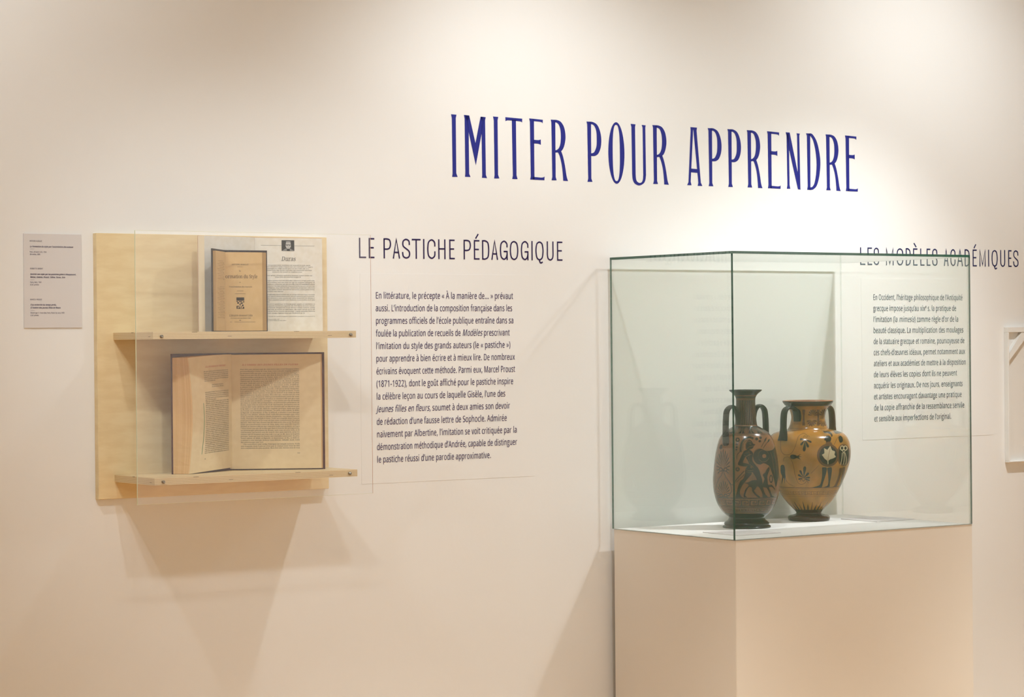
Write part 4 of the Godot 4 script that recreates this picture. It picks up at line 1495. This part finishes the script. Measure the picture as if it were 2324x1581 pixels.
func wall_writing() -> void:
	var z := 0.0006
	# title
	var xs := [3.3647, 3.3825, 3.4029, 3.4708, 3.4909, 3.5083, 3.5285, 3.5802, 3.6016, 3.648, 3.6688, 3.722, 3.7822, 3.8295, 3.8519, 3.9044, 3.9256, 3.9751, 3.9974, 4.051, 4.1128, 4.1643, 4.1848, 4.232, 4.2527, 4.2998, 4.3208, 4.3745, 4.3924, 4.4396, 4.4594, 4.5116, 4.5333, 4.5848, 4.6047, 4.6593, 4.677, 4.7237]
	var word := "IMITERPOURAPPRENDRE"
	var org := at(3.3647, 0.4099, z)
	var t := thing("wall_title", "large dark blue flared capitals reading IMITER POUR APPRENDRE on the wall", "wall lettering", org)
	for i in word.length():
		var o := part("letter", display_letter(word[i], xs[2 * i], xs[2 * i + 1], 0.4099, 0.5652), M.ink_blue, t)
		o.position = at(xs[2 * i], 0.4099, z) - org
	# headings
	var h1 := [3.0945, 3.1145, 3.122, 3.138, 3.1643, 3.186, 3.1907, 3.2114, 3.2173, 3.241, 3.2457, 3.2714, 3.2785, 3.2828, 3.2908, 3.3149, 3.323, 3.3445, 3.3557, 3.3718, 3.3984, 3.4205, 3.4291, 3.446, 3.4538, 3.4754, 3.4817, 3.5019, 3.5081, 3.5316, 3.5385, 3.564, 3.5725, 3.5957, 3.6048, 3.609, 3.6176, 3.6425, 3.6528, 3.674, 3.6849, 3.702]
	var h2 := [4.7301, 4.7496, 4.758, 4.7752, 4.7813, 4.8019, 4.8282, 4.8574, 4.8692, 4.8954, 4.9049, 4.924, 4.9335, 4.9503, 4.9614, 4.9777, 4.9864, 5.0009, 5.0082, 5.0291, 5.0544, 5.073, 5.0803, 5.1009, 5.1073, 5.1305, 5.1379, 5.1578, 5.1702, 5.1866, 5.1976, 5.2226, 5.2332, 5.2372, 5.2477, 5.2719, 5.2831, 5.3034, 5.3161, 5.3298, 5.3365, 5.3585]
	for q in [["LEPASTICHEPÉDAGOGIQUE", h1, M.ink_violet, "thin violet capitals reading LE PASTICHE PÉDAGOGIQUE beside the plywood shelf"], ["LESMODÈLESACADÉMIQUES", h2, M.ink_teal, "thin dark capitals reading LES MODÈLES ACADÉMIQUES partly behind the glass case"]]:
		var hx: Array = q[1]
		org = at(hx[0], 0.2055, z)
		t = thing("wall_heading", q[3], "wall lettering", org, 0.0, "section headings on the wall")
		for i in q[0].length():
			var w: float = hx[2 * i + 1] - hx[2 * i]
			var o := part("letter", light_letter(q[0][i], w, 0.0490, 0.0037), q[2], t)
			o.position = at(hx[2 * i], 0.2055, z) - org
	# paragraphs on thin panels
	var a := [
		[["En littérature, le précepte « À la manière de… » prévaut", false]], [["aussi. L’introduction de la composition française dans les", false]], [["programmes officiels de l’école publique entraîne dans sa", false]],
		[["foulée la publication de recueils de ", false], ["Modèles", true], [" prescrivant", false]], [["l’imitation du style des grands auteurs (le « pastiche »)", false]], [["pour apprendre à bien écrire et à mieux lire. De nombreux", false]],
		[["écrivains évoquent cette méthode. Parmi eux, Marcel Proust", false]], [["(1871-1922), dont le goût affiché pour le pastiche inspire", false]], [["la célèbre leçon au cours de laquelle Gisèle, l’une des", false]],
		[["Jeunes filles en fleurs, ", true], ["soumet à deux amies son devoir", false]], [["de rédaction d’une fausse lettre de Sophocle. Admirée", false]], [["naïvement par Albertine, l’imitation se voit critiquée par la", false]],
		[["démonstration méthodique d’Andrée, capable de distinguer", false]], [["le pastiche réussi d’une parodie approximative.", false]]]
	var ax := [3.5466, 3.5441, 3.5476, 3.5352, 3.5372, 3.5506, 3.5506, 3.5451, 3.5203, 3.5342, 3.5243, 3.555, 3.555, 3.475]
	var b := [
		[["En Occident, l’héritage philosophique de l’Antiquité", false]], [["grecque impose jusqu’au ", false], ["xix", false], ["e", false, 0.6, 0.0075], [" s. la pratique de", false]], [["l’imitation (la ", false], ["mimesis", true], [") comme règle d’or de la", false]],
		[["beauté classique. La multiplication des moulages", false]], [["de la statuaire grecque et romaine, pourvoyeuse de", false]], [["ces chefs-d’œuvres idéaux, permet notamment aux", false]],
		[["ateliers et aux académies de mettre à la disposition", false]], [["de leurs élèves les copies dont ils ne peuvent", false]], [["acquérir les originaux. De nos jours, enseignants", false]],
		[["et artistes encouragent davantage une pratique", false]], [["de la copie affranchie de la ressemblance servile", false]], [["et sensible aux imperfections de l’original.", false]]]
	var bx := [5.1272, 5.1015, 5.1099, 5.1296, 5.1336, 5.1356, 5.1385, 5.1025, 5.1247, 5.1207, 5.1311, 5.078]
	for q in [[a, ax, 3.1394, 3.096, M.ink_body, "paragraph of violet text on a thin wall panel beside the plywood shelf", 0.03066, 0.0], [b, bx, 4.7769, 4.733, M.ink_teal, "paragraph of grey blue text on a thin wall panel seen through the glass case", 0.03100, 0.0567]]:
		org = at(q[3], -0.3417, 0.0)
		t = thing("text_panel", q[5], "text panel", org, 0.0, "paragraph panels on the wall")
		part("panel", box(Vector3(0, q[7], 0), Vector3(0.5135, 0.5100, 0.0005), 0.0001), M.panel, t)
		for i in q[0].size():
			wall_line(q[0][i], sans, 0.0158, q[1][i] - q[2], q[4], t, q[2], 0.1075 - q[6] * i, 0.0012)

func wall_label() -> void:
	var org := at(2.2251, 0.0401, 0.0)
	var t := thing("wall_label", "small grey caption card with three short entries on the wall beside the shelf", "label", org)
	part("card", box(Vector3(0, 0, 0.0), Vector3(0.1393, 0.2098, 0.003), 0.0004), M.card, t)
	var rows := [
		[174, 178, 365, "ANTOINE ALBALAT", 0, 22], [258, 180, 832, "La Formation du style par l’assimilation des auteurs", 2, 24], [338, 180, 432, "Paris, Armand Colin, 1904", 0, 22], [374, 183, 338, "(Bruxelles, KBR)", 0, 22],
		[588, 185, 380, "FOINETTE IMBERT", 0, 22], [672, 188, 875, "Enrichir son style par les pastiches grâce à Maupassant,", 2, 24], [716, 188, 710, "Balzac, Colette, Proust, Céline, Duras, Zola", 2, 24], [792, 187, 360, "Paris, Retz, 1991", 0, 22], [828, 188, 320, "(Coll. privée)", 0, 22],
		[1050, 188, 365, "MARCEL PROUST", 0, 22], [1130, 192, 582, "À la recherche du temps perdu.", 2, 24], [1174, 192, 642, "À l’ombre des jeunes filles en fleurs", 2, 24], [1250, 192, 700, "Illustré par C. Cross-Islas, Paris, Plaisir du Livre, 1970", 0, 22], [1287, 193, 315, "(Coll. privée)", 0, 22]]
	for r in rows:
		var p := on_z(40.0 + r[1] / 6.5875, 520.0 + (r[0] + 10.0) / 6.5875, 0.0034)
		var e := on_z(40.0 + r[2] / 6.5875, 520.0 + (r[0] + 10.0) / 6.5875, 0.0034)
		wall_line([[r[3], r[4] == 2]], sans_bold if r[4] == 2 else sans, r[5] / 6.5875 / 1040.0, e.x - p.x, M.ink_violet, t, p.x, p.y - EYE, 0.0034)
	for q in [[294, 187], [755, 190], [1215, 195]]:
		var p := on_z(40.0 + q[1] / 6.5875, 520.0 + q[0] / 6.5875, 0.0033) - org
		part("short_rule", box(p, p + Vector3(0.0095, 0.00022, 0.0002)), M.ink_violet, t)

# ------------------------------------------------------------------ white box frame at the far end

func box_frame() -> void:
	var org := at(5.2955, -0.3670, 0.0)
	var t := thing("box_frame", "white box frame with a diagonal brace on the wall past the glass case", "frame", org)
	var w := 0.40
	var h := 0.396
	var d := 0.016
	var b := 0.0055
	var r := 0.0155
	part("rail", box(Vector3(0, h - r, 0), Vector3(w, h, d), 0.0008), M.white, t)
	part("rail", box(Vector3(0, 0, 0), Vector3(w, 0.004, d), 0.0008), M.white, t)
	part("stile", box(Vector3(0, 0.004, 0), Vector3(b, h - r, d), 0.0008), M.white, t)
	part("stile", box(Vector3(w - b, 0.004, 0), Vector3(w, h - r, d), 0.0008), M.white, t)
	part("back_board", box(Vector3(b, 0.004, 0.0005), Vector3(w - b, h - r, 0.002)), M.white, t)
	var st := new_st()
	var z1 := d - 0.0008
	var q := []                                          # its corners on the frame's front plane
	for c in [[2291.0, 818.0], [2337.0, 754.4], [2319.0, 754.4], [2291.0, 800.5]]:
		var v := on_z(c[0], c[1], z1) - org
		q.append(Vector2(maxf(v.x, b), minf(v.y, h - r)))
	var mid: Vector2 = (q[0] + q[1] + q[2] + q[3]) / 4.0
	for s in [0.002, z1]:
		quad(st, Vector3(q[0].x, q[0].y, s), Vector3(q[1].x, q[1].y, s), Vector3(q[2].x, q[2].y, s), Vector3(q[3].x, q[3].y, s), Vector3.BACK if s > 0.01 else Vector3.FORWARD)
	for i in 4:
		var a: Vector2 = q[i]
		var e: Vector2 = q[(i + 1) % 4]
		var o := (a + e) / 2.0 - mid
		quad(st, Vector3(a.x, a.y, 0.002), Vector3(e.x, e.y, 0.002), Vector3(e.x, e.y, z1), Vector3(a.x, a.y, z1), Vector3(o.x, o.y, 0))
	part("diagonal_brace", st.commit(), M.white, t)
